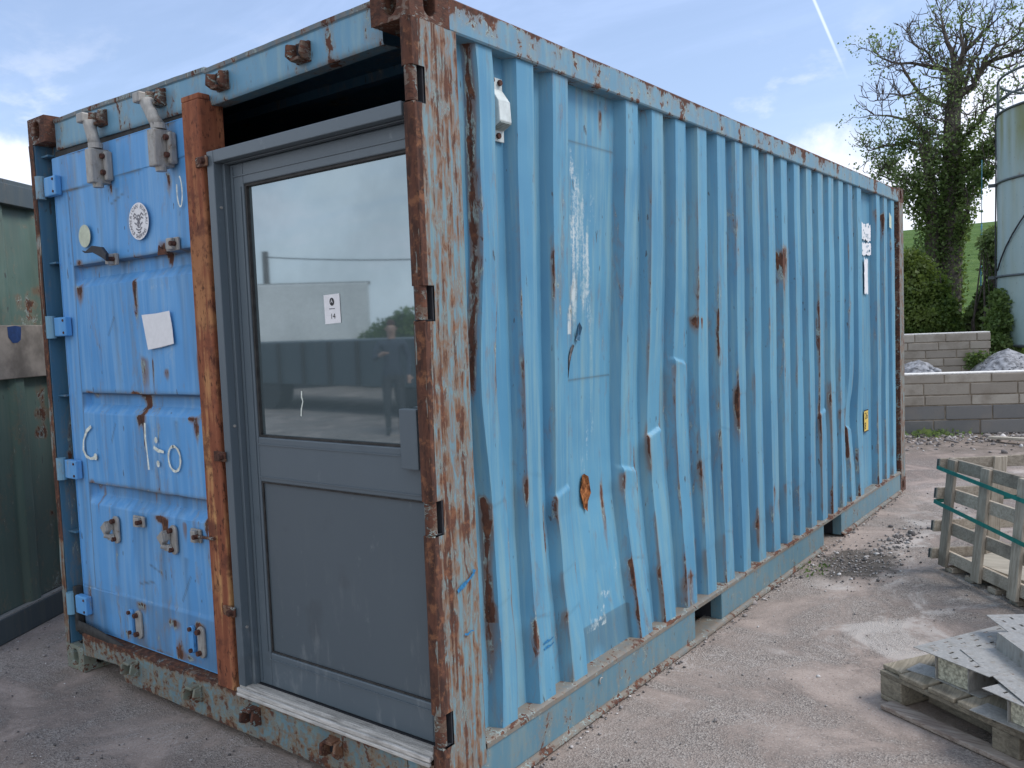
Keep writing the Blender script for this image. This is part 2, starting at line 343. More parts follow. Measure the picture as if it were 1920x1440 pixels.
def link_mesh(name, v, f, mat, parent=None, smooth=False, bevel=0, kind=None, fix=False):
    me = bpy.data.meshes.new(name)
    off = root_loc(parent)
    if len(v):
        va = np.asarray(v, float) - off
        me.from_pydata(va.tolist(), [], [tuple(q) for q in f])
    if fix:
        bm = bmesh.new(); bm.from_mesh(me); bmesh.ops.recalc_face_normals(bm, faces=bm.faces); bm.to_mesh(me); bm.free()
    if smooth: me.polygons.foreach_set('use_smooth', [True]*len(me.polygons))
    me.materials.append(mat); me.update()
    o = bpy.data.objects.new(name, me); COL.objects.link(o)
    if parent is not None: o.parent = parent
    if bevel:
        bv = o.modifiers.new('edge', 'BEVEL'); bv.width = bevel; bv.segments = 2; bv.limit_method = 'ANGLE'; bv.angle_limit = R(40)
    if kind: o['kind'] = kind
    return o
ROOTS = {}
def root_loc(p):
    if p is None: return np.zeros(3)
    while p.parent is not None: p = p.parent
    return np.array(ROOTS.get(p.name, (0, 0, 0)))
def thing(name, label, cat, loc, group=None):
    o = bpy.data.objects.new(name, None); COL.objects.link(o); o.location = loc; ROOTS[o.name] = tuple(loc)
    o.empty_display_size = .2; o['label'] = label; o['category'] = cat
    if group: o['group'] = group
    return o
def tag(o, label, cat, group=None, kind=None):
    o['label'] = label; o['category'] = cat
    if group: o['group'] = group
    if kind: o['kind'] = kind
    return o
def part(name, mat, parent, *boxes, bevel=.003, smooth=False):
    mb = MB()
    for b in boxes: mb.box(*b)
    return mb.build(name, mat, parent, smooth, bevel)
def grid_mesh(name, P, mat, parent, attrs=None, smooth=True, mask=None, flip=False):
    """P: (n, m, 3) array of points -> one quad sheet; mask (n-1, m-1) False leaves a hole"""
    n, m = P.shape[:2]; idx = np.arange(n*m).reshape(n, m)
    q = np.stack([idx[:-1, :-1], idx[1:, :-1], idx[1:, 1:], idx[:-1, 1:]], -1)
    q = q[mask] if mask is not None else q.reshape(-1, 4)
    if flip: q = q[:, ::-1]
    me = bpy.data.meshes.new(name); v = (P.reshape(-1, 3) - root_loc(parent)).astype(np.float32)
    me.vertices.add(len(v)); me.vertices.foreach_set('co', v.ravel())
    me.loops.add(q.size); me.loops.foreach_set('vertex_index', q.ravel().astype(np.int32))
    me.polygons.add(len(q)); me.polygons.foreach_set('loop_start', np.arange(0, q.size, 4, dtype=np.int32))
    me.update(calc_edges=True)
    if smooth: me.polygons.foreach_set('use_smooth', np.ones(len(q), bool))
    for an, av in (attrs or {}).items():
        a = me.attributes.new(an, 'FLOAT', 'POINT'); a.data.foreach_set('value', np.ascontiguousarray(av, dtype=np.float32).ravel())
    me.materials.append(mat); me.validate()
    o = bpy.data.objects.new(name, me); COL.objects.link(o)
    if parent is not None: o.parent = parent
    return o
def vnoise(a, b, scale, seed=0, oct=4):
    """cheap 2-d value noise on arrays, 0..1"""
    rg = np.random.default_rng(seed); T = rg.random((256, 256)); out = np.zeros(np.broadcast(a, b).shape); amp = 1; tot = 0; s = scale
    for _ in range(oct):
        x = a*s; y = b*s; xi = np.floor(x).astype(int); yi = np.floor(y).astype(int); fx = x-xi; fy = y-yi
        fx = fx*fx*(3-2*fx); fy = fy*fy*(3-2*fy)
        g = lambda i, j: T[(xi+i) % 256, (yi+j) % 256]
        out = out + amp*((g(0, 0)*(1-fx)+g(1, 0)*fx)*(1-fy) + (g(0, 1)*(1-fx)+g(1, 1)*fx)*fy); tot += amp; amp *= .5; s *= 2
    return out/tot
def sstep(x, a, b):
    t = np.clip((x-a)/(b-a), 0, 1); return t*t*(3-2*t)
def text_mesh(body, size):
    """letter outlines as (verts, faces) in the xy plane, centred"""
    cu = bpy.data.curves.new('lettering', 'FONT'); cu.body = body; cu.size = size; cu.align_x = 'CENTER'; cu.align_y = 'CENTER'; cu.resolution_u = 3
    ob = bpy.data.objects.new('lettering', cu); COL.objects.link(ob); dg = bpy.context.evaluated_depsgraph_get()
    me = ob.evaluated_get(dg).to_mesh(); v = [tuple(q.co) for q in me.vertices]; f = [tuple(p.vertices) for p in me.polygons]
    ob.evaluated_get(dg).to_mesh_clear(); bpy.data.objects.remove(ob); bpy.data.curves.remove(cu)
    return v, f
def xz(mb, v, f, x, y, z, ang=0, sx=1.0):
    """put flat lettering on a plane facing -y at (x, y, z), turned by ang"""
    c, s = math.cos(ang), math.sin(ang)
    return mb.add([(x + (c*q[0]-s*q[1])*sx, y, z + s*q[0]+c*q[1]) for q in v], f)
def ribbon(mb, pts, w, y):
    """flat brush stroke in the xz plane"""
    vs = []; fs = []
    for i, (x, z) in enumerate(pts):
        a = pts[max(i-1, 0)]; b = pts[min(i+1, len(pts)-1)]; t = Vector((b[0]-a[0], b[1]-a[1])).normalized()
        ww = w*(.5+.12*math.sin(i*2.3)); vs += [(x-t.y*ww, y, z+t.x*ww), (x+t.y*ww, y, z-t.x*ww)]
    fs = [(2*i, 2*i+1, 2*i+3, 2*i+2) for i in range(len(pts)-1)]
    return mb.add(vs, fs)

def bolts(name, mat, parent, spots, r, h, axis=(0, -1, 0), n=8):
    """one object per bolt head; spots are the points where the heads start"""
    for q in spots: MB().tube([q, tuple(np.array(q)+np.array(axis)*h)], r, n).build(name, mat, parent)
# ------------------------------------------------------------------ the shipping container
CW, CL, CH = 2.438, 6.058, 2.591
BOX = thing('shipping_container', 'weathered blue steel shipping container with dented ribs and a grey glazed door', 'shipping container', (-CW/2, CL/2, 0))

def holed_face(mb, o, u, v, n, w, h, hw, hh, depth):
    """rectangle w x h at o (corner) spanned by unit u, v with a stadium hole, walls going depth along -n"""
    o, u, v, n = Vector(o), Vector(u), Vector(v), Vector(n)
    ca = math.atan2(h/2, w/2); an = sorted([2*math.pi*i/28 for i in range(28)] + [ca, math.pi-ca, math.pi+ca, 2*math.pi-ca])
    c = o + u*w/2 + v*h/2; out = []; inn = []; r = min(hw, hh)/2
    for t in an:
        ct, s_ = math.cos(t), math.sin(t); q = min((w/2)/max(abs(ct), 1e-9), (h/2)/max(abs(s_), 1e-9)); out.append(c+u*ct*q+v*s_*q)
        ex, ey = hw/2-r, hh/2-r
        inn.append(c + u*(ct*r + math.copysign(ex, ct)*(1 if abs(ct) > 1e-6 else 0)) + v*(s_*r + math.copysign(ey, s_)*(1 if abs(s_) > 1e-6 else 0)))
    k_ = len(an); vs = out + inn + [q - n*depth for q in inn]
    fs = []
    for i in range(k_):
        j = (i+1) % k_; fs += [(i, j, j+k_, i+k_), (i+k_, j+k_, j+2*k_, i+2*k_)]
    fs.append(tuple(range(2*k_, 3*k_)))
    mb.add(vs, fs)
def casting(x0, y0, z0, mat, name='corner_casting', dx=.162, dy=.178, dz=.118):
    mb = MB(); x1, y1, z1 = x0+dx, y0+dy, z0+dz; d = .05
    holed_face(mb, (x0, y0, z0), (1, 0, 0), (0, 0, 1), (0, -1, 0), dx, dz, .05, .079, d)
    holed_face(mb, (x1, y0, z0), (0, 1, 0), (0, 0, 1), (1, 0, 0), dy, dz, .05, .079, d)
    holed_face(mb, (x0, y0, z1), (1, 0, 0), (0, 1, 0), (0, 0, 1), dx, dy, .063, .11, d)
    mb.add([(x0, y0, z0), (x1, y0, z0), (x1, y1, z0), (x0, y1, z0), (x0, y0, z1), (x1, y0, z1), (x1, y1, z1), (x0, y1, z1)], [(0, 3, 2, 1), (2, 3, 7, 6), (3, 0, 4, 7)])
    return mb.build(name, mat, BOX, bevel=.006, fix=False)
M['cast'] = steel('rusted_casting', (.095, .046, .034), (.070, .033, .025), (.12, .062, .045), bias=.12, stretch=.9, rustmix=.25)
M['castgreen'] = steel('mossy_casting', (.14, .16, .13), (.17, .22, .19), (.22, .22, .16), bias=.02, stretch=.7, rustmix=.7)
casting(-.162, 0, CH-.118, M['cast']); casting(-CW, 0, CH-.118, M['cast'])
casting(-CW, 0, 0, M['castgreen']); casting(-.162, 0, 0, M['castgreen'])
casting(-.162, CL-.178, CH-.118, M['cast']); casting(-.162, CL-.178, 0, M['cast'])

# --- ribbed side sheet
flats = [(.316, .400), (.537, .637), (.758, .858), (1.297, 1.398), (1.525, 1.628), (1.755, 1.858), (1.985, 2.087), (2.212, 2.314), (2.44, 2.54), (2.665, 2.767), (2.895, 2.997),
         (3.115, 3.217), (3.34, 3.445), (3.565, 3.668), (3.795, 3.9), (4.018, 4.125), (4.24, 4.345), (4.465, 4.57), (4.69, 4.80), (5.219, 5.322), (5.455, 5.557), (5.685, 5.785)]
RUN, DEP, X_OUT = .024, .046, -.012
ya = [.200]
for a, b in flats:
    for s0, s1, n_ in ((ya[-1], a-RUN, None), (a-RUN, a, 5), (a, b, None), (b, b+RUN, 5)):
        n_ = n_ or max(2, int((s1-s0)/(.009 if a < 2.4 else .022)))
        ya += list(np.linspace(s0, s1, n_+1)[1:])
ya += list(np.linspace(ya[-1], 5.90, 8)[1:])
ya = np.array(ya); za = np.linspace(.178, 2.475, 360)
YY, ZZ = np.meshgrid(ya, za, indexing='ij')
def profile(y):
    o = np.zeros_like(y)
    for a, b in flats: o = np.maximum(o, np.clip(np.minimum((y-(a-RUN))/RUN, (b+RUN-y)/RUN), 0, 1))
    return o                                            # 1 on the outer flats, 0 in the recesses
prof = profile(YY)
dz_ = np.interp(ZZ, [.18, .32, .54, .82, 1.05, 1.30, 1.84, 2.2, 2.47], [0, .18, .62, 1, .98, .86, .40, .12, 0])
dent = .068*np.exp(-((YY-1.17)/.62)**2)*dz_ + .012*np.exp(-((YY-2.1)/.7)**2)*np.exp(-((ZZ-1.2)/.6)**2) + .018*np.exp(-((YY-4.55)/.22)**2)*np.exp(-((ZZ-.75)/.28)**2)
dent += (vnoise(YY, ZZ, 1.7, 3) - .5)*.014*np.clip((ZZ-.18)/.3, 0, 1)*np.clip((2.47-ZZ)/.3, 0, 1)
kinks = [(2, .905, .020, .30), (3, .906, .026, .34), (4, 1.04, .030, .30), (5, 1.351, .024, .42), (0, .96, .012, .4), (1, 1.02, .008, .25), (1, .50, .012, .16), (2, .62, .010, .14), (2, .46, .014, .12),
         (3, .53, .012, .12), (6, .86, .010, .2), (7, .99, .010, .2), (8, 1.15, .012, .3), (5, .33, .014, .12), (6, .42, .010, .12), (7, .45, .010, .10), (9, .42, .008, .12), (10, .47, .010, .14), (11, .55, .012, .15),
         (12, .5, .012, .16), (14, .9, .02, .35), (15, 1.02, .014, .3), (16, .88, .014, .25), (17, .72, .026, .30), (18, .55, .014, .22), (0, .62, .010, .2), (4, .45, .008, .15)]
lat = np.zeros_like(YY)
for i, zk, d_, ln in kinks:
    a, b = flats[i]; wy = np.clip(np.minimum((YY-(a-RUN*.8))/.02, (b+RUN*.8-YY)/.02), 0, 1)
    zz = zk - ZZ + (YY-(a+b)/2)*.25*((-1)**i); w = sstep(zz, 0, .011)*np.exp(-np.clip(zz, 0, None)/ln)
    big_ = d_ > .018; wu = sstep(-zz, -.003, .020)*np.exp(-np.clip(-zz, 0, None)/ln); dent += (d_*.55*wy*wu if big_ else d_*.16*wy*w); lat += (-.010 if big_ else -.003)*wy*np.exp(-((zz-.04)/.06)**2)*((-1)**i)
lat += np.where((YY > 4.4) & (YY < 4.62), .05*np.exp(-((ZZ-.80)/.22)**2)*np.clip((1.2-ZZ)/.3, 0, 1), 0)*-1
# the first rib is crumpled along its leading edge
lat += np.where(YY < .42, (.022*np.sin(ZZ*3.1+.4) + .010*np.sin(ZZ*8.0))*np.clip((ZZ-.2)/.4, 0, 1)*np.clip((2.47-ZZ)/.25, 0, 1), 0)*np.clip((YY-.22)/.06, 0, 1)
XX = X_OUT - DEP*(1-prof) - dent
P = np.stack([XX, YY+lat, ZZ], -1)
rust = np.zeros_like(YY); pale = np.zeros_like(YY); grime_shade = np.zeros_like(YY)
def blot(arr, y, z, ry, rz, a, tail=0.0):
    dzz = ZZ-z; rzz = np.where(dzz < 0, rz+tail, rz); arr += a*np.exp(-((YY-y)/ry)**2 - (dzz/rzz)**2)
# edge rust: each rib has its own broken line of rust on both arrises
for i, (a, b) in enumerate(flats):
    for e, amp in ((a, .215), (b, .165)):
        br = vnoise(ZZ*0+i*7.3+(e == b)*3, ZZ, 2.6, 11, 3); line = np.exp(-((YY-e)/.0065)**2)
        rust += line*amp*(1.05 if i < 9 else .88)*sstep(br, .47, .66)*np.where(ZZ < 1.6, 1.15, .75)
    lowr = np.clip((.75-ZZ)/.6, 0, 1); rust += np.exp(-((YY-a)/.014)**2)*.15*lowr*sstep(vnoise(ZZ*0+i*3.1, ZZ, 5, 5, 3), .45, .6)
for i, zk, d_, ln in kinks:
    a, b = flats[i]; amp = .13 + d_*5
    blot(rust, a-.002, zk-.02, .011, .020, amp, .11); blot(rust, b, zk-.01, .007, .012, amp*.8, .04)
    if d_ > .011: blot(rust, (a+b)/2, zk-.004, .05, .005, .11)
    blot(grime_shade, a-.02, zk-.06, .03, .03, .25, .12)
# dark brown crumpled edge on the first rib
w1 = np.exp(-((YY-.302)/.0085)**2)
rust += w1*np.where(ZZ > 1.25, .42, 0)*sstep(ZZ, 1.2, 1.5) + w1*np.where((ZZ < 1.0) & (ZZ > .55), .36, 0)*sstep(1.0-ZZ, 0, .03)
blot(rust, .395, 1.48, .006, .02, .3); blot(rust, .30, .5, .012, .12, .3, .1)
for y, z, ry, rz, a, tl in [(1.165, 2.395, .016, .022, .42, .05), (3.15, 1.93, .045, .045, .45, .11), (3.12, 1.90, .04, .03, .3, .1), (1.80, .33, .035, .04, .35, .12), (1.44, .97, .03, .04, .34, .16), (1.975, 1.553, .018, .02, .34, .03),
                            (2.02, 1.55, .016, .014, .34, .03), (2.174, 1.531, .02, .02, .36, .03), (2.065, 1.85, .008, .08, .28, .03), (1.99, 1.72, .006, .05, .25, .02), (.758, 1.75, .007, .09, .36, .05), (.54, 1.60, .006, .07, .30, .05),
                            (1.187, .80, .018, .12, .40, .08), (.70, .86, .020, .03, .44, .10), (1.68, 1.33, .016, .05, .42, .25), (1.45, 1.25, .010, .22, .30, .2), (2.44, 1.15, .02, .05, .34, .2), (4.46, .72, .03, .05, .3, .2),
                            (1.30, 1.15, .01, .05, .22, .1), (.86, .75, .006, .12, .26, .1), (4.02, 1.06, .02, .05, .25, .1), (3.80, .95, .02, .12, .27, .1), (4.25, 1.0, .02, .06, .26, .08), (1.03, .86, .04, .085, .0, 0),
                            (2.67, .47, .02, .03, .32, .1), (2.92, .55, .02, .03, .30, .08), (1.95, .45, .02, .03, .30, .06), (5.22, 2.33, .02, .03, .3, .05), (5.45, 2.30, .02, .05, .34, .06), (4.47, 2.0, .012, .06, .3, .06),
                            (4.25, 2.06, .012, .02, .28, .03), (4.50, 1.62, .02, .04, .3, .05)]:
    blot(rust, y, z, ry*(.78 if ry < .03 else .9), rz*.85, a, tl*1.3)
blot(grime_shade, 3.13, 1.70, .035, .05, .35, .14)
low = np.clip((.30-ZZ)/.12, 0, 1)*sstep(vnoise(YY, ZZ, 7, 21), .42, .6); rust += low*.09
rust += np.clip((ZZ-2.42)/.06, 0, 1)*.12*sstep(vnoise(YY, ZZ*.3, 9, 22), .45, .6)
# chalky scrape and torn labels on the wide flat
wide = (YY > .875) & (YY < 1.28)
pale += np.where(wide, .80*np.exp(-((YY-.955)/.05)**2)*sstep(ZZ, 1.42, 1.7)*sstep(2.34-ZZ, 0, .16)*sstep(vnoise(YY*2.2, ZZ*.6, 6, 31), .36, .62), 0)
pale += np.where(wide, .55*np.exp(-((YY-1.07)/.06)**2)*sstep(ZZ, 1.2, 1.6)*sstep(2.3-ZZ, 0, .16)*sstep(vnoise(YY*2, ZZ*.5, 7, 32), .46, .68), 0)
pale += np.where((YY > .875) & (YY < .955) & (ZZ > 1.51) & (ZZ < 1.625), .75*sstep(vnoise(YY, ZZ, 30, 33), .3, .55), 0)
pale += np.where(wide, .50*np.exp(-((YY-1.10)/.09)**2)*np.exp(-((ZZ-1.0)/.35)**2)*sstep(vnoise(YY*3, ZZ*.4, 8, 34), .50, .72), 0)
pale += np.where(wide & (ZZ < .62) & (ZZ > .30), .65*np.exp(-((YY-1.12-.5*(ZZ-.45))/.10)**2)*sstep(vnoise(YY, ZZ, 12, 35), .48, .66), 0)
grime_shade += np.where(wide & (ZZ < .335 + (YY-.9)*.02), .42*sstep(vnoise(YY, ZZ, 6, 36), .2, .5), 0)
grime_shade += prof*0 + (1-prof)*.10*sstep(vnoise(YY, ZZ*.2, 5, 37), .4, .7)  # recesses slightly darker, in noise patches
for zz_, y0, y1 in ((1.329, .89, 1.27), (2.256, .88, 1.27)):
    grime_shade += np.where((YY > y0) & (YY < y1), .55*np.exp(-((ZZ-zz_-(YY-y0)*.0)/.0045)**2), 0)
rust *= .86
side = grid_mesh('side_sheet', P, M['side'], BOX, dict(rust=rust, pale=pale, grime_shade=grime_shade), flip=True)
# smooth shading would melt the pressed folds: keep them crisp
try: side.data.set_sharp_from_angle(angle=R(24))
except Exception: pass

def sheet_x(y, z):
    """surface of the dented sheet at y, z (nearest sample)"""
    i = int(np.argmin(abs(ya-y))); j = int(np.argmin(abs(za-z))); return float(XX[i, j])
# punched hole and gash: lifted lips of torn metal with rusty inside
def tear(name, outline, mat, lift, inset=.012):
    cy = sum(q[0] for q in outline)/len(outline); cz = sum(q[1] for q in outline)/len(outline)
    x0 = sheet_x(cy, cz); n = len(outline)
    vs = [(x0+lift*(1 if i % 2 else .35)+.004, y, z) for i, (y, z) in enumerate(outline)] + [(x0+.0025, cy+(y-cy)*.78, cz+(z-cz)*.82) for y, z in outline] + [(x0+.0015, cy, cz)]
    fs = [(i, (i+1) % n, (i+1) % n+n, i+n) for i in range(n)] + [(i+n, (i+1) % n+n, 2*n) for i in range(n)]
    return MB().add(vs, fs).build(name, mat, BOX)
def holemat():
    m, k = new_mat('rusty_insulation'); p = k.pos(); n = k.noise(p, 45, 6, .7)
    finish(k, k.mix(k.ss(n, .35, .65), (.10, .035, .015), (.42, .17, .065)), .95, n, .8, .004, spec=.1); return m
M['hole'] = holemat()
tear('torn_hole', [(1.038, .94), (1.06, .925), (1.078, .895), (1.075, .855), (1.062, .82), (1.045, .782), (1.028, .80), (1.012, .83), (1.006, .87), (1.012, .91), (1.024, .935)], M['hole'], .012)
tear('torn_gash', [(.962, 1.472), (.970, 1.466), (.952, 1.428), (.934, 1.398), (.925, 1.345), (.919, 1.335), (.922, 1.375), (.928, 1.412), (.944, 1.448)], M['torn'], .005)
tear('torn_gash', [(1.016, 1.558), (1.024, 1.535), (1.018, 1.505), (1.0, 1.482), (.982, 1.488), (.992, 1.51), (1.004, 1.535)], M['shadowblue'], .010)

# --- rails
def rail_grid(name, path, y0, y1, mat, ny=240, wob=.003, seed=1, rustf=None):
    """sheet swept along y: path is the (x, z) section"""
    pth = []
    for i in range(len(path)-1):
        a, b = np.array(path[i]), np.array(path[i+1]); n_ = max(2, int(np.hypot(*(b-a))/.012)); pth += [a+(b-a)*t for t in np.linspace(0, 1, n_, endpoint=False)]
    pth = np.array(pth + [np.array(path[-1])]); yy = np.linspace(y0, y1, ny)
    Yg = np.repeat(yy[:, None], len(pth), 1); Zg = np.repeat(pth[None, :, 1], ny, 0); Xg = np.repeat(pth[None, :, 0], ny, 0)
    n = (vnoise(Yg, Zg*.3, 2.2, seed)-.5)*2*wob
    ru = rustf(Yg, Zg, Xg) if rustf else np.zeros_like(Yg)
    o = grid_mesh(name, np.stack([Xg+n, Yg, Zg+n*.5], -1), mat, BOX, dict(rust=ru))
    try: o.data.set_sharp_from_angle(angle=R(30))
    except Exception: pass
    return o
def top_rust(Y, Z, X):
    d = np.clip((Z-2.475)/.095, 0, 1); return .26*d*sstep(vnoise(Y*4, Z*.25, 5, 41), .38, .62)*sstep(vnoise(Y, Z*0, 1.3, 43), .2, .5) + .24*np.exp(-((Z-2.574)/.008)**2) + .10*np.exp(-((Z-2.474)/.006)**2)*sstep(vnoise(Y, Z, 4, 44), .4, .6)
rail_grid('top_rail', [(-.058, 2.470), (-.004, 2.470), (0, 2.476), (0, 2.568), (-.008, 2.576), (-.06, 2.578)], .178, CL-.178, M['rail'], rustf=top_rust, seed=4, wob=.0025)
def bot_rust(Y, Z, X):
    return np.where((Z > .178) & (X < -.003), .02, 0) + .20*np.exp(-((Z-.181)/.006)**2)*sstep(vnoise(Y, Z, 5, 51), .40, .6) + .12*np.clip((.045-Z)/.03, 0, 1)*sstep(vnoise(Y, Z, 7, 52), .4, .6)
rail_grid('bottom_rail_ledge', [(-.075, .192), (-.010, .186), (.002, .180), (.002, .163), (-.03, .163)], .21, CL-.178, M['ledge'], rustf=bot_rust, seed=6)
for a, b in ((.178, 1.80), (2.115, 3.775), (4.165, CL-.178)):
    rail_grid('bottom_rail', [(-.002, .163), (-.002, .030)], a, b, M['brail'], ny=int((b-a)*60), rustf=bot_rust, seed=int(a*10)+7, wob=.002)
    rail_grid('bottom_lip', [(-.002, .0295), (.000, .024), (.015, .018), (.018, .008), (-.05, .008)], a, b, M['ledge'], ny=int((b-a)*60), rustf=bot_rust, seed=int(a*10)+8, wob=.004)
    for e in (a, b): part('rail_end', M['brail'], BOX, ((-.06, e-.003, .012), (-.004, e+.003, .162)), bevel=0)
rail_grid('bottom_lip', [(-.10, .030), (-.002, .026), (.016, .018), (.018, .008)], 1.80, 2.115, M['ledge'], ny=24, seed=9)
for y0, y1 in ((1.80, 2.115), (3.775, 4.165)):
    MB().prism([(y0-.01, .012), (y0, .012), (y0, .165), (y1, .165), (y1, .012), (y1+.01, .012), (y1+.01, .172), (y0-.01, .172)], 'x', -1.2, -.06).build('fork_pocket', M['dark'], BOX)
mb = MB(); mb.tube([(.004, .93+.012*math.sin(t), .135+.012*math.cos(t)) for t in np.linspace(-2.6, .8, 9)], .003, 6); mb.build('lashing_hook', M['galv'], BOX, True)

# --- near corner post (side face + front lip), open at the hinge pockets
HZ = [2.285, 1.635, .975, .305]
zp = np.linspace(.118, CH-.118, 240)
sec = [(-.046, .07), (-.046, .004), (-.040, 0), (-.004, 0), (0, .004), (0, .205), (-.004, .212), (-.05, .212)]
pp = []
for i in range(len(sec)-1):
    a, b = np.array(sec[i]), np.array(sec[i+1]); n_ = max(1, int(np.hypot(*(b-a))/.006)); pp += [a+(b-a)*t for t in np.linspace(0, 1, n_, endpoint=False)]
pp = np.array(pp+[np.array(sec[-1])]); ZP, AX = np.meshgrid(zp, np.arange(len(pp)), indexing='ij')
XP = pp[AX, 0].copy(); YP = pp[AX, 1].copy()
bump = (vnoise(ZP*.6, AX*.02, 3.0, 61)-.5)*.012
front = (pp[AX, 1] < .004) & (pp[AX, 0] < -.002)
XP += np.where(pp[AX, 1] > .02, bump*.6 - .004*np.exp(-((ZP-1.2)/.5)**2), 0); YP += np.where(front, bump*1.2-.006*np.sin(np.clip((pp[AX, 0]+.046)/.046, 0, 1)*math.pi), 0)
pr = np.where(front | ((pp[AX, 1] < .028) & (pp[AX, 0] > -.004)), .42, 0) + np.where(pp[AX, 0] < -.045, .42, 0)
pr += np.where((pp[AX, 0] > -.003) & (pp[AX, 1] > .035), -.035, 0) + np.where(front, -.34*sstep(vnoise(ZP*1.2, AX*.09, 5, 62), .60, .70), 0)
pr += .10*np.exp(-((YP-.065)/.018)**2)*(ZP < 1.7) + .10*np.exp(-((YP-.155)/.02)**2)*sstep(vnoise(ZP, YP, 3, 64), .4, .6)
pr += np.where(pp[AX, 0] > -.003, .09*np.exp(-((ZP-.93-.35*(YP-.1))/.06)**2)*(YP > .06) + .06*np.exp(-((ZP-2.35)/.2)**2), 0)
pal = np.where(front, .35*sstep(vnoise(ZP*1.5, AX*.1, 6, 63), .62, .70), 0)
mask = np.ones((len(zp)-1, len(pp)-1), bool); zc = (zp[1:]+zp[:-1])/2; yc = (pp[1:, 1]+pp[:-1, 1])/2; xc = (pp[1:, 0]+pp[:-1, 0])/2
for h in HZ:
    mask &= ~((abs(zc-h) < .054)[:, None] & ((yc < .05) & (xc > -.0465) & ~((xc < -.0455) & (yc > .03)))[None, :])
post = grid_mesh('corner_post', np.stack([XP, YP, ZP], -1), M['post'], BOX, dict(rust=pr, pale=pal), mask=mask, flip=False)
try: post.data.set_sharp_from_angle(angle=R(35))
except Exception: pass
for h in HZ:
    hb = part('hinge_pocket', M['dark'], BOX, ((-.044, .046, h-.056), (-.004, .052, h+.056)), ((-.046, .012, h-.056), (-.006, .050, h-.0535)), ((-.046, .012, h+.0535), (-.006, .050, h+.056)), bevel=0)  # pocket backing coloured black to stand for the shade inside
    MB().tube([(-.023, .016, h-.053), (-.023, .016, h+.053)], .019, 14).build('hinge_pin', M['oldrust'], hb, False)
    MB().box((-.044, .001, h-.064), (-.001, .012, h-.056)).build('hinge_lug', M['rust'], hb, bevel=.002)
# inner side of the post and the far posts
part('post_liner', M['shadowblue'], BOX, ((-.060, .07, .118), (-.046, .21, CH-.118)), bevel=0)
far_p = part('corner_post', M['post'], BOX, ((-.16, CL-.16, .118), (-.001, CL-.002, CH-.118)), bevel=.004); 
part('far_post_flange', M['rust'], BOX, ((-.05, CL-.178, .118), (.003, CL-.160, CH-.118)), bevel=.002)
part('corner_post', M['shadowblue'], BOX, ((-CW, .004, .118), (-CW+.042, .10, CH-.118)), ((-CW+.042, .085, .118), (-CW+.115, .10, CH-.118)), bevel=.003)
zf = np.linspace(.118, CH-.118, 160); xf = np.linspace(-CW+.0, -CW+.042, 8); ZF, XF = np.meshgrid(zf, xf, indexing='ij')
grid_mesh('post_edge', np.stack([XF, 0*XF+(vnoise(ZF, XF, 4, 71)-.5)*.01-.001, ZF], -1), M['post'], BOX, dict(rust=.24*sstep(vnoise(ZF, XF*.2, 2.5, 72), .42, .58), pale=.5*sstep(vnoise(ZF, XF*.3, 4, 73), .55, .65)), flip=False)
for gz in (2.42, 1.93, 1.31, .66): part('gusset', M['shadowblue'], BOX, ((-CW+.043, .03, gz-.004), (-CW+.112, .084, gz+.004)), bevel=0)

# --- walls, roof, floor of the box
part('floor', M['interior'], BOX, ((-CW+.05, .08, .165), (-.06, CL-.05, .175)), bevel=0)
part('roof', M['shadowblue'], BOX, ((-CW+.01, .09, 2.552), (-.06, CL-.02, 2.560)), bevel=0)
part('far_side_sheet', M['interior'], BOX, ((-CW+.012, .10, .165), (-CW+.03, CL-.03, 2.55)), bevel=0)
part('end_wall', M['interior'], BOX, ((-CW+.03, CL-.06, .165), (-.06, CL-.04, 2.55)), bevel=0)
for y in np.arange(.5, 5.8, .6): part('roof_bow', M['shadowblue'], BOX, ((-CW+.06, y, 2.515), (-.065, y+.05, 2.551)), bevel=0)

# --- header over the door opening
xs = np.linspace(-CW+.162, -.162, 180); hs = [(.115, 2.442), (.052, 2.438), (.048, 2.444), (.048, 2.556), (.042, 2.562), (.042, 2.578), (.05, 2.582), (.12, 2.584)]
hp = []
for i in range(len(hs)-1):
    a, b = np.array(hs[i]), np.array(hs[i+1]); n_ = max(1, int(np.hypot(*(b-a))/.010)); hp += [a+(b-a)*t for t in np.linspace(0, 1, n_, endpoint=False)]
hp = np.array(hp+[np.array(hs[-1])]); XH, IH = np.meshgrid(xs, np.arange(len(hp)), indexing='ij')
sag = -.020*np.sin(np.clip((XH+CW)/CW, 0, 1)*math.pi)**2*np.where(XH > -1.1, 1, .6) + (vnoise(XH, XH*0, 3, 81)-.5)*.012*(hp[IH, 1] > 2.555)
ZH = hp[IH, 1]+sag; YH = hp[IH, 0]+(vnoise(XH, ZH*.5, 3, 82)-.5)*.006
hr = np.where(hp[IH, 1] > 2.558, .10, 0) + .14*np.clip((2.465-hp[IH, 1])/.03, 0, 1)*sstep(vnoise(XH, ZH, 5, 83), .35, .6)
hg = np.where(hp[IH, 1] > 2.558, .70, 0)+.35*np.clip((2.47-hp[IH, 1])/.04, 0, 1)
hd = grid_mesh('header', np.stack([XH, YH, ZH], -1), M['header'], BOX, dict(rust=hr, grime_shade=hg), flip=True)
try: hd.data.set_sharp_from_angle(angle=R(35))
except Exception: pass
part('header_gasket', M['rubber'], BOX, ((-CW+.12, .058, 2.402), (-1.20, .088, 2.437)), bevel=.003)

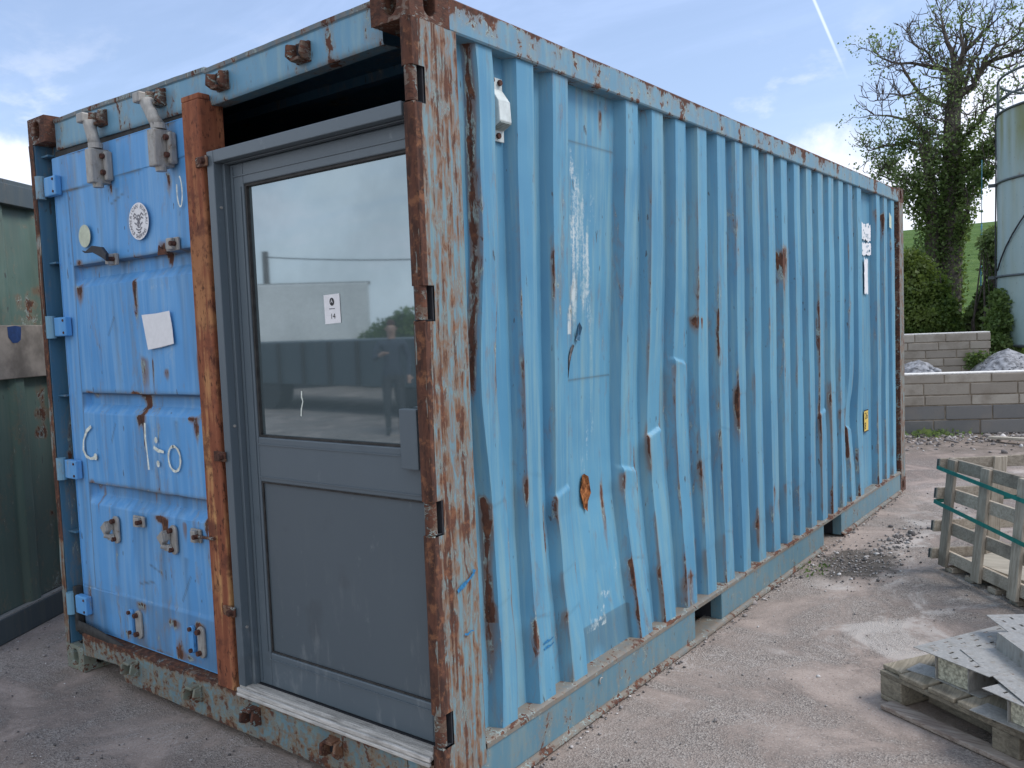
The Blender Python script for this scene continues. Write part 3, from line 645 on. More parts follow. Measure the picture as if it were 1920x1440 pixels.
def keeper(x, y, z, parent, mat, up):
    """cam keeper: a rusty clevis of two cheeks and a back plate"""
    mb = MB(); s = 1 if up else -1
    mb.box((x-.034, y-.008, z-.034), (x+.034, y+.004, z+.034))
    mb.prism([(y, z-.03), (y, z+.03), (y-.05, z+.022), (y-.055, z-.018), (y-.03, z-.030)], 'x', x-.034, x-.022)
    mb.prism([(y, z-.03), (y, z+.03), (y-.035, z+.028), (y-.045, z-.012), (y-.028, z-.030)], 'x', x+.022, x+.034)
    mb.box((x-.0215, y-.044, z-.034 if up else z+.022), (x+.0215, y-.002, z-.022 if up else z+.034))
    o = mb.build('cam_keeper', mat, parent, bevel=.003)
    if parent is BOX: MB().box((x-.0205, y-.014, z-.020), (x+.0205, y-.0085, z+.026)).build('keeper_shade', M['dark'], o)  # dark insert standing in for the shade between the cheeks
    return o
for x, z in ((-.985, 2.488), (-.53, 2.490)): keeper(x, .045, z, BOX, M['oldrust'], True)
for x, tilt in ((-1.845, .02), (-1.395, .055)):
    lk = keeper(x, .045, 2.505, BOX, M['oldrust'], True); y = .0
    MB().box((x-.075, y-.035, 2.485), (x-.024, y+.012, 2.525)).build('cam', M['galv'], lk, bevel=.006)
    MB().tube([(x-.028, y, 2.49), (x-.030+tilt*.3, y, 2.46), (x-.022+tilt*.6, y, 2.42), (x-.016+tilt, y, 2.385)], [.029, .025, .024, .026], 14).build('rod_stub', M['galv'], lk, True)
    xb = x-.012+tilt
    MB().tube([(xb, y, 2.392), (xb, y, 2.37)], .030, 14).build('collar', M['galv'], lk, False)
    br = MB().box((xb-.028, y-.036, 2.225), (xb+.022, .047, 2.368)).build('rod_bracket', M['galv'], lk, bevel=.005)
    MB().box((xb+.0225, .012, 2.235), (xb+.048, .046, 2.358)).build('bracket_flange', M['galv'], lk, bevel=.008)
    MB().tube([(xb, y, 2.236), (xb, y, 2.208)], [.024, .021], 14).build('rod_foot', M['galv'], lk, False)
    bolts('bracket_bolt', M['bolt'], lk, [(xb+.036, .012, zz) for zz in (2.335, 2.268)], .011, .014)

# --- left door leaf: pressed with three horizontal channels
DY = .045
xd = np.unique(np.concatenate([np.linspace(-2.325, -1.192, 128), [-2.214, -2.206, -2.198, -2.180, -1.262, -1.250, -1.238]]))
grooves = [(1.906, .100), (1.327, .092), (.907, .096)]
zl = list(np.linspace(.205, 2.402, 240))
for zt, h in grooves: zl += [zt+.004, zt, zt-.004, zt-.008, zt-.055, zt-.06, zt-h, zt-h-.006]
for zz in (2.262, .400): zl += [zz-.004, zz-.001, zz+.001, zz+.004]
zl = np.unique(np.round(zl, 4)); XD, ZD = np.meshgrid(xd, zl, indexing='ij')
dep = np.zeros_like(XD); inx = np.clip(np.minimum((XD+2.206)/.012, (-1.240-XD)/.010), 0, 1)
for zt, h in grooves:
    zt2 = zt + .002*np.sin(XD*4); g = np.clip((zt2-ZD)/.007, 0, 1)*np.clip((ZD-(zt2-h))/(h*.42), 0, 1); dep += .036*g*inx
dep += .0035*np.clip((2.262+.018*(XD+1.25)-ZD+.0)/.002, 0, 1)                     # lap seam: top sheet stands proud
dep -= .003*np.clip((.402+.026*(XD+2.24)-ZD)/.002, 0, 1)
dep += .0025*np.exp(-((XD+2.206)/.004)**2)*((ZD > .41) & (ZD < 2.24))
dep += (vnoise(XD, ZD, 2.2, 91)-.5)*.016*np.clip((XD+2.3)/.1, 0, 1)*np.clip((-1.2-XD)/.1, 0, 1)
dep += .010*np.exp(-((XD+1.62)/.02)**2)*np.exp(-((ZD-1.45)/.35)**2) + .006*np.exp(-((XD+1.66)/.03)**2)*np.exp(-((ZD-1.07)/.12)**2)
dr = np.zeros_like(XD); dg = np.zeros_like(XD); dp = np.zeros_like(XD)
def db(arr, x, z, rx, rz, a, tail=0.0):
    d_ = ZD-z; arr += a*np.exp(-((XD-x)/rx)**2-(d_/np.where(d_ < 0, rz+tail, rz))**2)
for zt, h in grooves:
    dg += .62*np.exp(-((ZD-zt+.004)/.012)**2)*inx; dg += .20*np.exp(-((ZD-zt+.03)/.03)**2)*inx*sstep(vnoise(XD, ZD, 5, 92), .35, .6)  # dark band painted along each channel top as overhang shade; patchy dirt below
    dr += .12*np.exp(-((ZD-zt)/.010)**2)*sstep(vnoise(XD, ZD*.1, 9, int(zt*10)), .52, .66)
dg += .75*np.exp(-((ZD-2.262-.018*(XD+1.25))/.003)**2)*sstep(vnoise(XD, XD*0, 4, 93), .3, .45)
dg += .60*np.exp(-((XD+2.207)/.0035)**2)*((ZD > .41) & (ZD < 2.24))
dg += np.where(ZD < .41, .20*sstep(vnoise(XD, ZD, 4, 94), .3, .65), 0); dp += .35*np.exp(-((ZD-.404-.026*(XD+2.24))/.004)**2)
for x, z, rx, rz, a, tl in [(-2.165, 1.80, .035, .018, .40, .05), (-1.685, 1.79, .018, .02, .36, .10), (-1.46, 1.915, .03, .035, .44, .01), (-2.15, 1.918, .03, .012, .36, .01), (-1.70, 1.295, .022, .03, .36, .06), (-1.74, 1.325, .03, .01, .36, .02), (-1.72, 1.225, .030, .010, .38, .03),
                            (-1.70, 1.14, .006, .05, .28, .06), (-1.32, 1.235, .035, .008, .40, .01), (-1.27, 1.27, .02, .02, .4, .01), (-1.30, 1.20, .02, .02, .32, .03), (-2.135, 1.325, .03, .01, .36, .02), (-2.17, .905, .022, .016, .40, .02), (-2.13, .86, .012, .05, .30, .05),
                            (-1.62, .800, .035, .008, .42, .01), (-1.58, .785, .022, .02, .42, .07), (-1.43, .79, .016, .012, .34, .05), (-1.27, .83, .018, .02, .36, .03), (-1.225, .70, .010, .12, .30, .2), (-1.66, 1.46, .022, .025, .34, .10), (-1.60, 1.45, .012, .03, .34, .07), (-1.255, 1.46, .014, .05, .36, .06),
                            (-1.49, 1.42, .02, .015, .32, .02), (-1.37, .38, .05, .012, .30, .02), (-1.55, .36, .04, .012, .28, .02), (-1.80, .395, .05, .010, .30, .02), (-1.52, .25, .03, .04, .20, .03), (-2.27, .35, .03, .1, .16, .1), (-1.24, .40, .015, .06, .28, .1), (-1.9, .23, .1, .02, .14, 0), (-1.45, .225, .12, .02, .2, 0),
                            (-1.83, 2.215, .012, .015, .34, .03), (-1.39, 2.195, .012, .02, .34, .04), (-1.30, .90, .02, .01, .3, .02), (-1.70, .90, .01, .02, .28, .04)]:
    db(dr, x, z, rx, rz, a, tl)
for x, z0, ln in [(-1.80, 2.20, .40), (-1.685, 1.78, .2), (-1.36, 1.88, .2), (-1.42, 1.22, .12), (-1.60, .76, .15), (-1.55, 1.9, .1), (-1.43, .65, .2), (-1.97, .64, .2)]:
    dg += .38*np.exp(-((XD-x-.02*np.sin(ZD*9))/.016)**2)*np.where(ZD < z0, np.exp(-(z0-ZD)/ln), 0)
dg += .30*np.clip((.52-ZD)/.3, 0, 1)*sstep(vnoise(XD*2, ZD*.5, 6, 193), .35, .65) + .22*sstep(vnoise(XD*3, ZD*.25, 5, 194), .56, .74)
dr += .05*sstep(vnoise(XD*2, ZD*.35, 6, 195), .58, .72)*(ZD < .45)
for x, z, ln, an in ((-1.67, .57, .05, -.3), (-1.75, .50, .06, .2), (-1.45, .52, .07, 1.0), (-1.9, 1.62, .05, .9), (-1.78, 2.16, .06, .3), (-1.36, 2.30, .05, 1.2), (-1.95, 1.15, .05, 1.1), (-1.5, 1.60, .04, .1)):
    u_ = (XD-x)*math.cos(an)+(ZD-z)*math.sin(an); w_ = -(XD-x)*math.sin(an)+(ZD-z)*math.cos(an); dg += .55*np.exp(-(w_/.0042)**2)*(abs(u_) < ln)
dp += np.where((XD > -1.74) & (XD < -1.36) & (ZD > 1.38) & (ZD < 1.78), .24*sstep(vnoise(XD, ZD, 6, 95), .35, .6), 0)   # ghost of an old placard
dp += np.where((XD > -1.72) & (XD < -1.38) & (ZD > .98) & (ZD < 1.23), .22*sstep(vnoise(XD, ZD, 7, 96), .4, .6), 0)
dp += .5*np.exp(-((XD+1.285)/.025)**2)*sstep(ZD, 1.95, 2.05)*sstep(2.22-ZD, 0, .05)*sstep(vnoise(XD*2, ZD, 12, 97), .55, .66)
dr += (1-np.clip(np.minimum(np.minimum(XD+2.325, -1.192-XD), np.minimum(ZD-.205, 2.402-ZD))/.02, 0, 1))*.14*sstep(vnoise(XD, ZD, 8, 98), .45, .6)
leaf = grid_mesh('door_leaf', np.stack([XD, DY+dep, ZD], -1), M['door'], BOX, dict(rust=dr, grime_shade=dg, pale=dp), flip=True)
try: leaf.data.set_sharp_from_angle(angle=R(30))
except Exception: pass
part('leaf_edge', M['door'], BOX, ((-2.325, DY+.001, .205), (-2.320, DY+.06, 2.402)), ((-2.325, DY+.001, .200), (-1.192, DY+.06, .2045)), ((-2.325, DY+.001, 2.4025), (-1.192, DY+.06, 2.406)), ((-2.32, DY+.055, .205), (-1.192, DY+.06, 2.40)), bevel=0)
part('leaf_gasket', M['rubber'], BOX, ((-2.352, DY+.012, .205), (-2.3255, DY+.05, 2.41)), bevel=.004)
for h in (2.275, 1.632, .965, .318):
    hg_ = part('hinge', M['door'], BOX, ((-2.352, .012, h-.044), (-2.245, .0445, h+.044)), bevel=.006)
    MB().tube([(-2.375, .010, h-.052), (-2.375, .010, h+.052)], .022, 14).build('hinge_barrel', M['header'], hg_)
    bolts('hinge_rivet', M['bolt'], hg_, [(-2.262, .0125, h+zz) for zz in (-.028, .028)], .006, .004)
# gasket torn loose along the bottom of the leaf
xs_ = np.linspace(-2.36, -1.93, 26); g0 = np.stack([xs_, .022-.012*np.sin((xs_+2.36)*7), .245-.10*(xs_+2.36)+.01*np.sin(xs_*11)], -1); g1 = g0 + np.array([0, .012, -.062])+np.stack([0*xs_, 0*xs_, .012*np.sin(xs_*9)], -1)
o = grid_mesh('loose_gasket', np.stack([g0, (g0+g1)/2+np.array([0, -.01, 0]), g1], 1), M['rubber'], BOX); o.modifiers.new('t', 'SOLIDIFY').thickness = .006
part('loose_gasket', M['rubber'], BOX, ((-2.365, .012, .18), (-2.335, .05, .40)), bevel=.006)

# locking-gear remains on the leaf
def lozenge(x, z, w, h, y0, y1, n=10):
    r = w/2; pts = [(x+r*math.cos(t), z+h/2-r+r*math.sin(t)) for t in np.linspace(0, math.pi, n)] + [(x+r*math.cos(t), z-h/2+r+r*math.sin(t)) for t in np.linspace(math.pi, 2*math.pi, n)]
    return pts
def gear(x, z, h, parent, lumps):
    pl = MB().prism(lozenge(x, z, .048, h, 0, 0), 'y', DY-.012, DY-.001).build('lock_plate', M['galv'], parent, bevel=.003)
    bolts('plate_bolt', M['bolt'], pl, [(x-.006, DY-.012, zz) for zz in (z+h/2-.022, z-h/2+.022)], .011, .016)
    if lumps:
        m2 = MB()
        m2.box((x-.05, DY-.042, z+.0), (x-.012, DY-.012, z+.034)); m2.prism([(x-.062, z+.012), (x-.02, z+.045), (x-.012, z+.0), (x-.03, z-.02)], 'y', DY-.05, DY-.022)
        m2.box((x-.035, DY-.034, z-.045), (x-.006, DY-.012, z-.018)); m2.tube([(x-.03, DY-.05, z-.02), (x-.008, DY-.014, z-.035)], .011, 8)
        m2.build('lock_hub', M['galv'], pl, bevel=.004)
    return pl
gear(-1.965, .712, .125, BOX, True); gear(-1.502, .722, .125, BOX, True)
gear(-1.825, .303, .128, BOX, False); gear(-1.346, .316, .132, BOX, False)
for x, z in ((-1.885, .305), (-1.408, .318)):
    hs_ = MB().prism(lozenge(x, z, .030, .115, 0, 0, 6), 'y', DY-.016, DY-.001).build('handle_stay', M['door'], BOX, bevel=.003)
    bolts('stay_bolt', M['bolt'], hs_, [(x, DY-.016, z+zz) for zz in (-.045, .045)], .009, .010)
def lug(x, z, w, h, d=.03):
    l_ = MB().box((x-w/2, DY-d*.4, z-h/2), (x+w/2, DY-.001, z+h/2)).box((x-w*.15, DY-d, z-h/2+.003), (x+w*.30, DY-d*.4, z+h/2-.003)).build('handle_lug', M['galv'], BOX, bevel=.004)
    MB().tube([(x+w*.28, DY-d*.4-.001, z), (x+w*.28, DY-d-.006, z)], .010, 8).build('lug_bolt', M['bolt'], l_); return l_
lug(-1.765, .772, .085, .048); lug(-1.335, .760, .070, .056); lug(-1.368, 1.930, .088, .052)
s_ = lug(-1.82, 1.905, .06, .05, .045)
MB().prism([(-1.99, 1.955), (-1.96, 1.947), (-1.90, 1.968), (-1.82, 1.955), (-1.785, 1.925), (-1.79, 1.895), (-1.82, 1.91), (-1.90, 1.94), (-1.965, 1.942)], 'y', DY-.062, DY-.048).build('bent_seal_bar', M['cable'], BOX, bevel=.002)
MB().prism([(-1.485, 1.895), (-1.475, 1.935), (-1.455, 1.918), (-1.425, 1.915), (-1.41, 1.895)], 'y', DY-.006, DY-.001).build('rust_tab', M['rust'], BOX)
MB().tube([(-1.305, DY-.02, .762), (-1.12, -.02, .784)], .006, 8).build('tie_rod', M['rust'], BOX)

# stickers and brush marks on the leaf
def disc(x, z, rx, rz, y, n=32): return [(x+rx*math.cos(t), y, z+rz*math.sin(t)) for t in np.linspace(0, 2*math.pi, n, endpoint=False)]
def sheetface(name, pts, mat, parent):
    n = len(pts); o = MB().add(pts, [tuple(range(n))]).build(name, mat, parent, fix=False); return o
SY = DY-.008
rs = sheetface('round_sticker', disc(-1.605, 2.045, .076, .076, SY), M['white'], BOX); rs['label'] = 'round white classification sticker with ringed lettering and an eagle'
mb = MB(); word = 'AMERICAN BUREAU '; ang = np.linspace(R(205), R(-25), len(word))
for ch, a in zip(word, ang):
    if ch != ' ':
        v, f = text_mesh(ch, .023); xz(mb, v, f, -1.605+.061*math.cos(a), SY-.0015, 2.045+.061*math.sin(a), a-math.pi/2)
word = 'OF SHIPPING'; ang = np.linspace(R(222), R(318), len(word))
for ch, a in zip(word, ang):
    if ch != ' ':
        v, f = text_mesh(ch, .023); xz(mb, v, f, -1.605+.063*math.cos(a), SY-.0015, 2.045+.063*math.sin(a), a+math.pi/2)
mb.build('sticker_lettering', M['greyink'], rs, fix=False)
mb = MB(); ox, oz = -1.605, 2.045
for st_ in ([(-.038, .022), (-.026, .034), (-.010, .022), (-.004, .0), (-.012, -.010)], [(-.036, .012), (-.022, .020), (-.010, .006)], [(.040, .020), (.026, .032), (.012, .020), (.004, .0), (.010, -.012)], [(.036, .008), (.024, .016), (.012, .004)],
            [(-.006, .020), (.002, .026), (.008, .018)], [(-.012, -.012), (-.004, -.024), (.008, -.026), (.014, -.012)], [(-.022, -.028), (-.006, -.036), (.010, -.036), (.024, -.026)], [(-.010, -.044), (.002, -.048), (.014, -.042)], [(0, .012), (0, -.02)], [(-.03, -.004), (-.016, -.012)], [(.03, -.006), (.018, -.014)]):
    ribbon(mb, [(ox+a, oz+b) for a, b in st_], .005, SY-.0015)
mb.build('sticker_emblem', M['greyink'], rs, fix=False)
sheetface('cream_disc', disc(-2.058, 2.027, .052, .050, SY), M['cream'], BOX)
pp_ = sheetface('paper_notice', [(-1.632, SY, 1.660), (-1.596, SY-.002, 1.514), (-1.50, SY, 1.522), (-1.400, SY-.003, 1.536), (-1.408, SY, 1.60), (-1.419, SY-.002, 1.669), (-1.52, SY, 1.662)], M['white'], BOX); pp_['label'] = 'torn blank white paper notice'
mb = MB(); ribbon(mb, [(-2.127, 1.172), (-2.170, 1.150), (-2.205, 1.105), (-2.214, 1.060), (-2.190, 1.030), (-2.15, 1.022), (-2.105, 1.030)], .015, DY-.006); mb.add(disc(-2.105, 1.034, .016, .016, DY-.0065, 12), [tuple(range(12))])
mb.build('brushed_letter', M['chalk'], BOX, fix=False)
mb = MB(); ribbon(mb, [(-1.668, 1.205), (-1.672, 1.14), (-1.664, 1.07), (-1.660, 1.005)], .012, DY-.006); ribbon(mb, [(-1.612, 1.105), (-1.58, 1.092), (-1.535, 1.088)], .014, DY-.006)
mb.add(disc(-1.590, 1.135, .012, .014, DY-.006, 10), [tuple(range(10))]); mb.add(disc(-1.585, 1.035, .012, .015, DY-.006, 10), [tuple(range(10))])
ribbon(mb, [(-1.46+.044*math.sin(t), 1.064+.052*math.cos(t)) for t in np.linspace(-.2, 2*math.pi, 22)], .011, DY-.006); mb.build('brushed_figure', M['chalk'], BOX, fix=False)
mb = MB(); ribbon(mb, [(-1.30+.018*math.sin(t), 2.13+.06*math.cos(t)) for t in np.linspace(.3, 5.2, 16)], .007, DY-.006); mb.build('brushed_loop', M['chalk'], BOX, fix=False)

# --- rusty box-section post beside the office door
zz = np.linspace(.19, 2.438, 60)
mb = MB().prism([(-1.186, 0), (-1.180, -.006), (-1.078, -.006), (-1.072, 0), (-1.072, .10), (-1.186, .10)], 'z', .190, 2.436)
mb.box((-1.1855, -.004, 2.4365), (-1.0725, .046, 2.458)); mb.build('steel_post', M['rustpost'], BOX, bevel=.004)
for z, dz2 in ((2.205, .0), (1.108, 0), (.512, .0)):
    cl = part('fixing_clip', M['rust'], BOX, ((-1.100, -.016, z-.022), (-1.030, -.0062, z+.016)), bevel=.003)
    MB().tube([(-1.046, -.0165, z-.002), (-1.046, -.034, z-.004)], .012, 6).build('clip_nut', M['bolt'], cl)

# --- sill under the doors
SIL = [(-CW+.162, .190), (-CW+.162, .082), (-2.13, .096), (-1.955, .104), (-1.900, .036), (-.60, .030), (-.545, .032), (-.162, .034), (-.162, .190)]
xs = np.linspace(-CW+.163, -.163, 170); lowz = np.interp(xs, [-2.276, -2.13, -1.955, -1.90, -.6, -.162], [.086, .096, .104, .038, .030, .032])
tt = np.linspace(0, 1, 16); XS, TT = np.meshgrid(xs, tt, indexing='ij'); ZS = lowz[:, None]+(.186-lowz[:, None])*TT; YS = (vnoise(XS, ZS, 3, 101)-.5)*.008+.002
# front plate, top ledge and bottom lip as one swept sheet
Pt = np.concatenate([np.stack([XS[:, :1], YS[:, :1]+.05, ZS[:, :1]+.0], -1), np.stack([XS, YS, ZS], -1), np.stack([XS[:, -1:], YS[:, -1:]+.004, ZS[:, -1:]+.005], -1), np.stack([XS[:, -1:], YS[:, -1:]+.05, ZS[:, -1:]+.009], -1), np.stack([XS[:, -1:], YS[:, -1:]+.09, ZS[:, -1:]+.010], -1)], 1)
srust = .22*np.clip((Pt[..., 2]-.165)/.02, 0, 1) + .10*np.clip((.06-Pt[..., 2])/.03, 0, 1) + .05*sstep(vnoise(Pt[..., 0], Pt[..., 2], 3.3, 102), .45, .65)
sl_ = grid_mesh('sill', Pt, M['sill'], BOX, dict(rust=srust, grime_shade=.25*sstep(vnoise(Pt[..., 0], Pt[..., 2], 2.2, 103), .45, .7)), flip=True)
try: sl_.data.set_sharp_from_angle(angle=R(35))
except Exception: pass
part('sill_end', M['sill'], BOX, ((-.1615, .003, .1195), (-.0475, .03, .183)), bevel=.003)
part('crossmember', M['rust'], BOX, ((-CW+.17, .09, .05), (-1.90, .20, .10)), ((-1.89, .06, .03), (-.17, .12, .16)), bevel=0)
for x in (-1.815, -1.338, -.958, -.502): keeper(x, .002, .125, BOX, M['castgreen'] if x < -1.2 else M['rust'], False)

# --- office door: frame, leaf, glass
fr = part('door_frame', M['frame'], BOX, ((-1.045, -.004, .222), (-1.005, .060, 2.236)), ((-1.0045, -.004, 2.192), (-.049, .060, 2.236)), bevel=.003)
MB().box((-1.0045, .030, .222), (-.989, .075, 2.1915)).box((-.9885, .030, 2.187), (-.049, .075, 2.1915)).build('frame_stop', M['frame'], fr, bevel=.003)
LY = .052; GL, GR_ = -.912, -.088
dl = part('office_door_leaf', M['frame'], BOX, ((-.9875, LY, .226), (GL-.0005, LY+.05, 2.1855)), ((GL, LY, 2.108), (GR_, LY+.05, 2.1855)), ((GL, LY, 1.012), (GR_, LY+.05, 1.178)), ((GL, LY, .226), (GR_, LY+.05, .356)), ((GR_+.0005, LY, .226), (-.052, LY+.05, 2.1855)), bevel=.004)
dl['label'] = 'dark grey aluminium glazed door leaf'
MB().box((GL, LY+.018, 1.178), (GR_, LY+.030, 2.108)).build('glass_pane', M['glass'], dl)
MB().box((GL, LY+.012, .356), (GR_, LY+.030, 1.012)).build('lower_panel', M['panel'], dl)
for a, b in (((GL+.0003, LY+.006, 1.1783), (GL+.009, LY+.0175, 2.1077)), ((GL+.0092, LY+.006, 2.099), (GR_-.0003, LY+.0175, 2.1077)), ((GL+.0092, LY+.006, 1.1783), (GR_-.0003, LY+.0175, 1.186)), ((GL+.0003, LY+.005, .3563), (GL+.0065, LY+.0115, 1.0117)), ((GL+.0067, LY+.005, 1.005), (GR_-.0003, LY+.0115, 1.0117)), ((GL+.0067, LY+.005, .3563), (GR_-.0003, LY+.0115, .362))): MB().box(a, b).build('glazing_gasket', M['rubber'], dl)
for a, b in (((-.970, LY-.0035, .24), (-.966, LY-.0005, 2.175)), ((-.965, LY-.0035, 2.138), (-.09, LY-.0005, 2.142)), ((GL, LY-.0035, 1.150), (-.09, LY-.0005, 1.1545)), ((GL, LY-.0035, 1.028), (-.09, LY-.0005, 1.032)), ((GL, LY-.0035, .330), (-.09, LY-.0005, .334)), ((GL-.014, LY-.0035, .36), (GL-.011, LY-.0005, 2.10))): MB().box(a, b).build('profile_bead', M['frame'], dl)
MB().box((-.150, LY-.026, 1.115), (-.075, LY-.0005, 1.306)).build('lock_cover', M['frame'], dl, bevel=.003)
bolts('frame_screw', M['galv'], fr, [(-1.005, .018, z) for z in (2.03, 1.22, .45)], .0055, .0045, (1, 0, 0))
KX, KZ = -.4825, 1.633
cardp = sheetface('lot_card', [(KX-.041, LY+.0165, KZ+.050), (KX-.039, LY+.0165, KZ-.049), (KX+.040, LY+.0165, KZ-.046), (KX+.039, LY+.0165, KZ+.052)], M['white'], dl); cardp['label'] = 'white card with a black round logo and the number 14'
mb = MB(); mb.add(disc(KX, KZ+.026, .0115, .0135, LY+.0155, 24), [tuple(range(24))]); v, f = text_mesh('14', .026); xz(mb, v, f, KX+.002, LY+.0155, KZ-.024); mb.build('card_print', M['ink'], cardp, fix=False)
mb = MB(); v, f = text_mesh('A', .018); xz(mb, v, f, KX, LY+.0145, KZ+.027); mb.build('card_logo', M['white'], cardp, fix=False)
mb = MB()
for i in range(6): mb.add([(KX-.015+i*.005, LY+.0155, KZ+.001), (KX-.0115+i*.005, LY+.0155, KZ+.001), (KX-.0115+i*.005, LY+.0155, KZ+.004), (KX-.015+i*.005, LY+.0155, KZ+.004)], [(0, 1, 2, 3)])
mb.build('card_line', M['greyink'], cardp, fix=False)
mb = MB(); ribbon(mb, [(-.668, 1.352), (-.670, 1.33), (-.664, 1.315), (-.674, 1.29), (-.678, 1.262)], .006, LY+.0168); mb.build('white_smear', M['chalk'], dl, fix=False)
# weathered timber threshold
part('sill_board', M['sillwood'], BOX, ((-1.048, -.014, .198), (-.049, -.002, .2145)), bevel=.003)
part('sill_board', M['sillwood'], BOX, ((-1.048, .0005, .200), (-.049, .048, .2215)), bevel=.003)
part('sill_board', M['sillwood'], BOX, ((-1.046, -.017, .184), (-.049, -.0045, .1965)), bevel=.003)
for y in np.arange(.006, .046, .008): MB().box((-1.044, y, .2218), (-.052, y+.004, .2238)).build('grip_ridge', M['sillwood'], BOX)
part('threshold_gap_shade', M['dark'], BOX, ((-1.045, .049, .195), (-.05, .12, .222)), bevel=0)  # black box filling the gap, its shade given as colour

# --- side fittings
vx = sheet_x(.46, 2.3)
vent = MB().box((vx+.001, .430, 2.185), (vx+.007, .507, 2.400)).build('air_vent', M['vent'], BOX, bevel=.002)
MB().prism([(vx+.0075, 2.362), (vx+.040, 2.315), (vx+.044, 2.245), (vx+.0075, 2.225)], 'y', .440, .506).build('vent_hood', M['vent'], vent, bevel=.004)
mb = MB()
for i in range(6):
    z = 2.2275+i*.0032; mb.box((vx+.012+i*.005, .444, z-.004), (vx+.015+i*.0058, .502, z-.0005))
mb.build('vent_grille', M['grille'], vent)
bolts('vent_bolt', M['bolt'], vent, [(vx+.007, y, z) for y, z in ((.445, 2.386), (.488, 2.384), (.47, 2.203))], .010, .010, (1, 0, 0), 6)
def side_stroke(pts, w, x, mat):
    vs = []
    for i, (y, z) in enumerate(pts):
        a = pts[max(i-1, 0)]; b = pts[min(i+1, len(pts)-1)]; t = Vector((b[0]-a[0], b[1]-a[1])).normalized(); ww = w*(.5+.25*math.sin(i*1.9)); vs += [(x(y, z), y-t.y*ww, z+t.x*ww), (x(y, z), y+t.y*ww, z-t.x*ww)]
    MB().add(vs, [(2*i, 2*i+1, 2*i+3, 2*i+2) for i in range(len(pts)-1)]).build('paint_mark', mat, BOX, fix=False)
M['bluemark'] = plain('blue_marker_paint', (.02, .16, .34), .7, var=.3, scale=80)
side_stroke([(.095, .725), (.125, .738), (.150, .748), (.175, .762), (.180, .775)], .012, lambda y, z: .0045, M['bluemark'])
side_stroke([(.12, .58), (.135, .575), (.15, .582), (.165, .578)], .006, lambda y, z: .0045, M['bluemark'])
for zz_ in (.395, .375): side_stroke([(.578, zz_), (.600, zz_+.004), (.622, zz_+.002), (.640, zz_+.008)], .007, lambda y, z: sheet_x(.60, z)+.004, M['bluemark'])
def ragged(y0, y1, z0, z1, seed, n=14, amp=.012):
    rg = random.Random(seed); pts = []
    for i in range(n): pts.append((y0+(y1-y0)*i/n, z1+rg.uniform(-amp, amp)))
    for i in range(n): pts.append((y1+rg.uniform(-amp, amp)*.5, z1+(z0-z1)*i/n))
    for i in range(n): pts.append((y1+(y0-y1)*i/n, z0+rg.uniform(-amp, amp)))
    for i in range(n): pts.append((y0+rg.uniform(-amp, amp)*.5, z0+(z1-z0)*i/n))
    return pts
def side_card(name, pts, mat, x): return MB().add([(x, y, z) for y, z in pts], [tuple(range(len(pts)))]).build(name, mat, BOX, fix=False)
for nm, y0, y1, z0, z1 in (('torn_label', 4.885, 5.175, 2.105, 2.235), ('torn_label', 4.895, 5.18, 1.99, 2.085), ('torn_label', 4.985, 5.085, 1.70, 1.965)):
    side_card(nm, ragged(y0, y1, z0, z1, int(z0*100)), M['white'], -.0435)
mb = MB(); rg = random.Random(5)
for i in range(26):
    y, z = rg.uniform(4.90, 5.15), rg.choice([rg.uniform(2.0, 2.07), rg.uniform(2.12, 2.22)]); w, h = rg.uniform(.006, .02), rg.uniform(.008, .02)
    mb.add([(-.0415, y, z), (-.0415, y+w, z+rg.uniform(-.005, .005)), (-.0415, y+w*.9, z+h), (-.0415, y-.004, z+h*.8)], [(0, 1, 2, 3)])
mb.build('label_scraps', M['header'], BOX, fix=False)
yl = side_card('height_label', [(4.935, .800), (4.935, .640), (5.045, .640), (5.045, .800)], M['yellow'], -.0435); yl['label'] = 'small yellow height label with figures 26 and 8'
mb = MB()
for a, b in (((4.93, .797), (5.05, .806)), ((4.93, .634), (5.05, .643))): mb.add([(-.0425, a[0], a[1]), (-.0425, b[0], a[1]), (-.0425, b[0], b[1]), (-.0425, a[0], b[1])], [(0, 1, 2, 3)])
for tx, y, z in (('26', 4.99, .757), ('8', 4.962, .680)):
    v, f = text_mesh(tx, .075); mb.add([(-.0422, y+q[0]*1.05, z+q[1]) for q in v], f)
mb.build('label_figures', M['ink'], yl, fix=False)
side_card('pale_tag', [(5.60, 2.36), (5.60, 2.24), (5.67, 2.23), (5.67, 2.33)], M['cream'], -.006)

# ------------------------------------------------------------------ ground and hill
me = bpy.data.meshes.new('ground'); me.from_pydata([(-500, -500, -.003), (500, -500, -.003), (500, 500, -.003), (-500, 500, -.003)], [], [(0, 1, 2, 3)]); me.materials.append(M['ground'])
gr = bpy.data.objects.new('ground', me); COL.objects.link(gr); gr['kind'] = 'structure'
hx, hy = np.meshgrid(np.linspace(-260, 260, 130), np.linspace(17.5, 190, 90), indexing='ij')
hz = -.02 + 1.15*sstep(hy, 17.5, 21) + 9.4*sstep(hy, 19, 105) + (vnoise(hx+300, hy, .03, 5)-.5)*2.2*sstep(hy, 25, 80)
hl = grid_mesh('hill', np.stack([hx, hy, hz], -1), M['field'], None); hl['kind'] = 'structure'

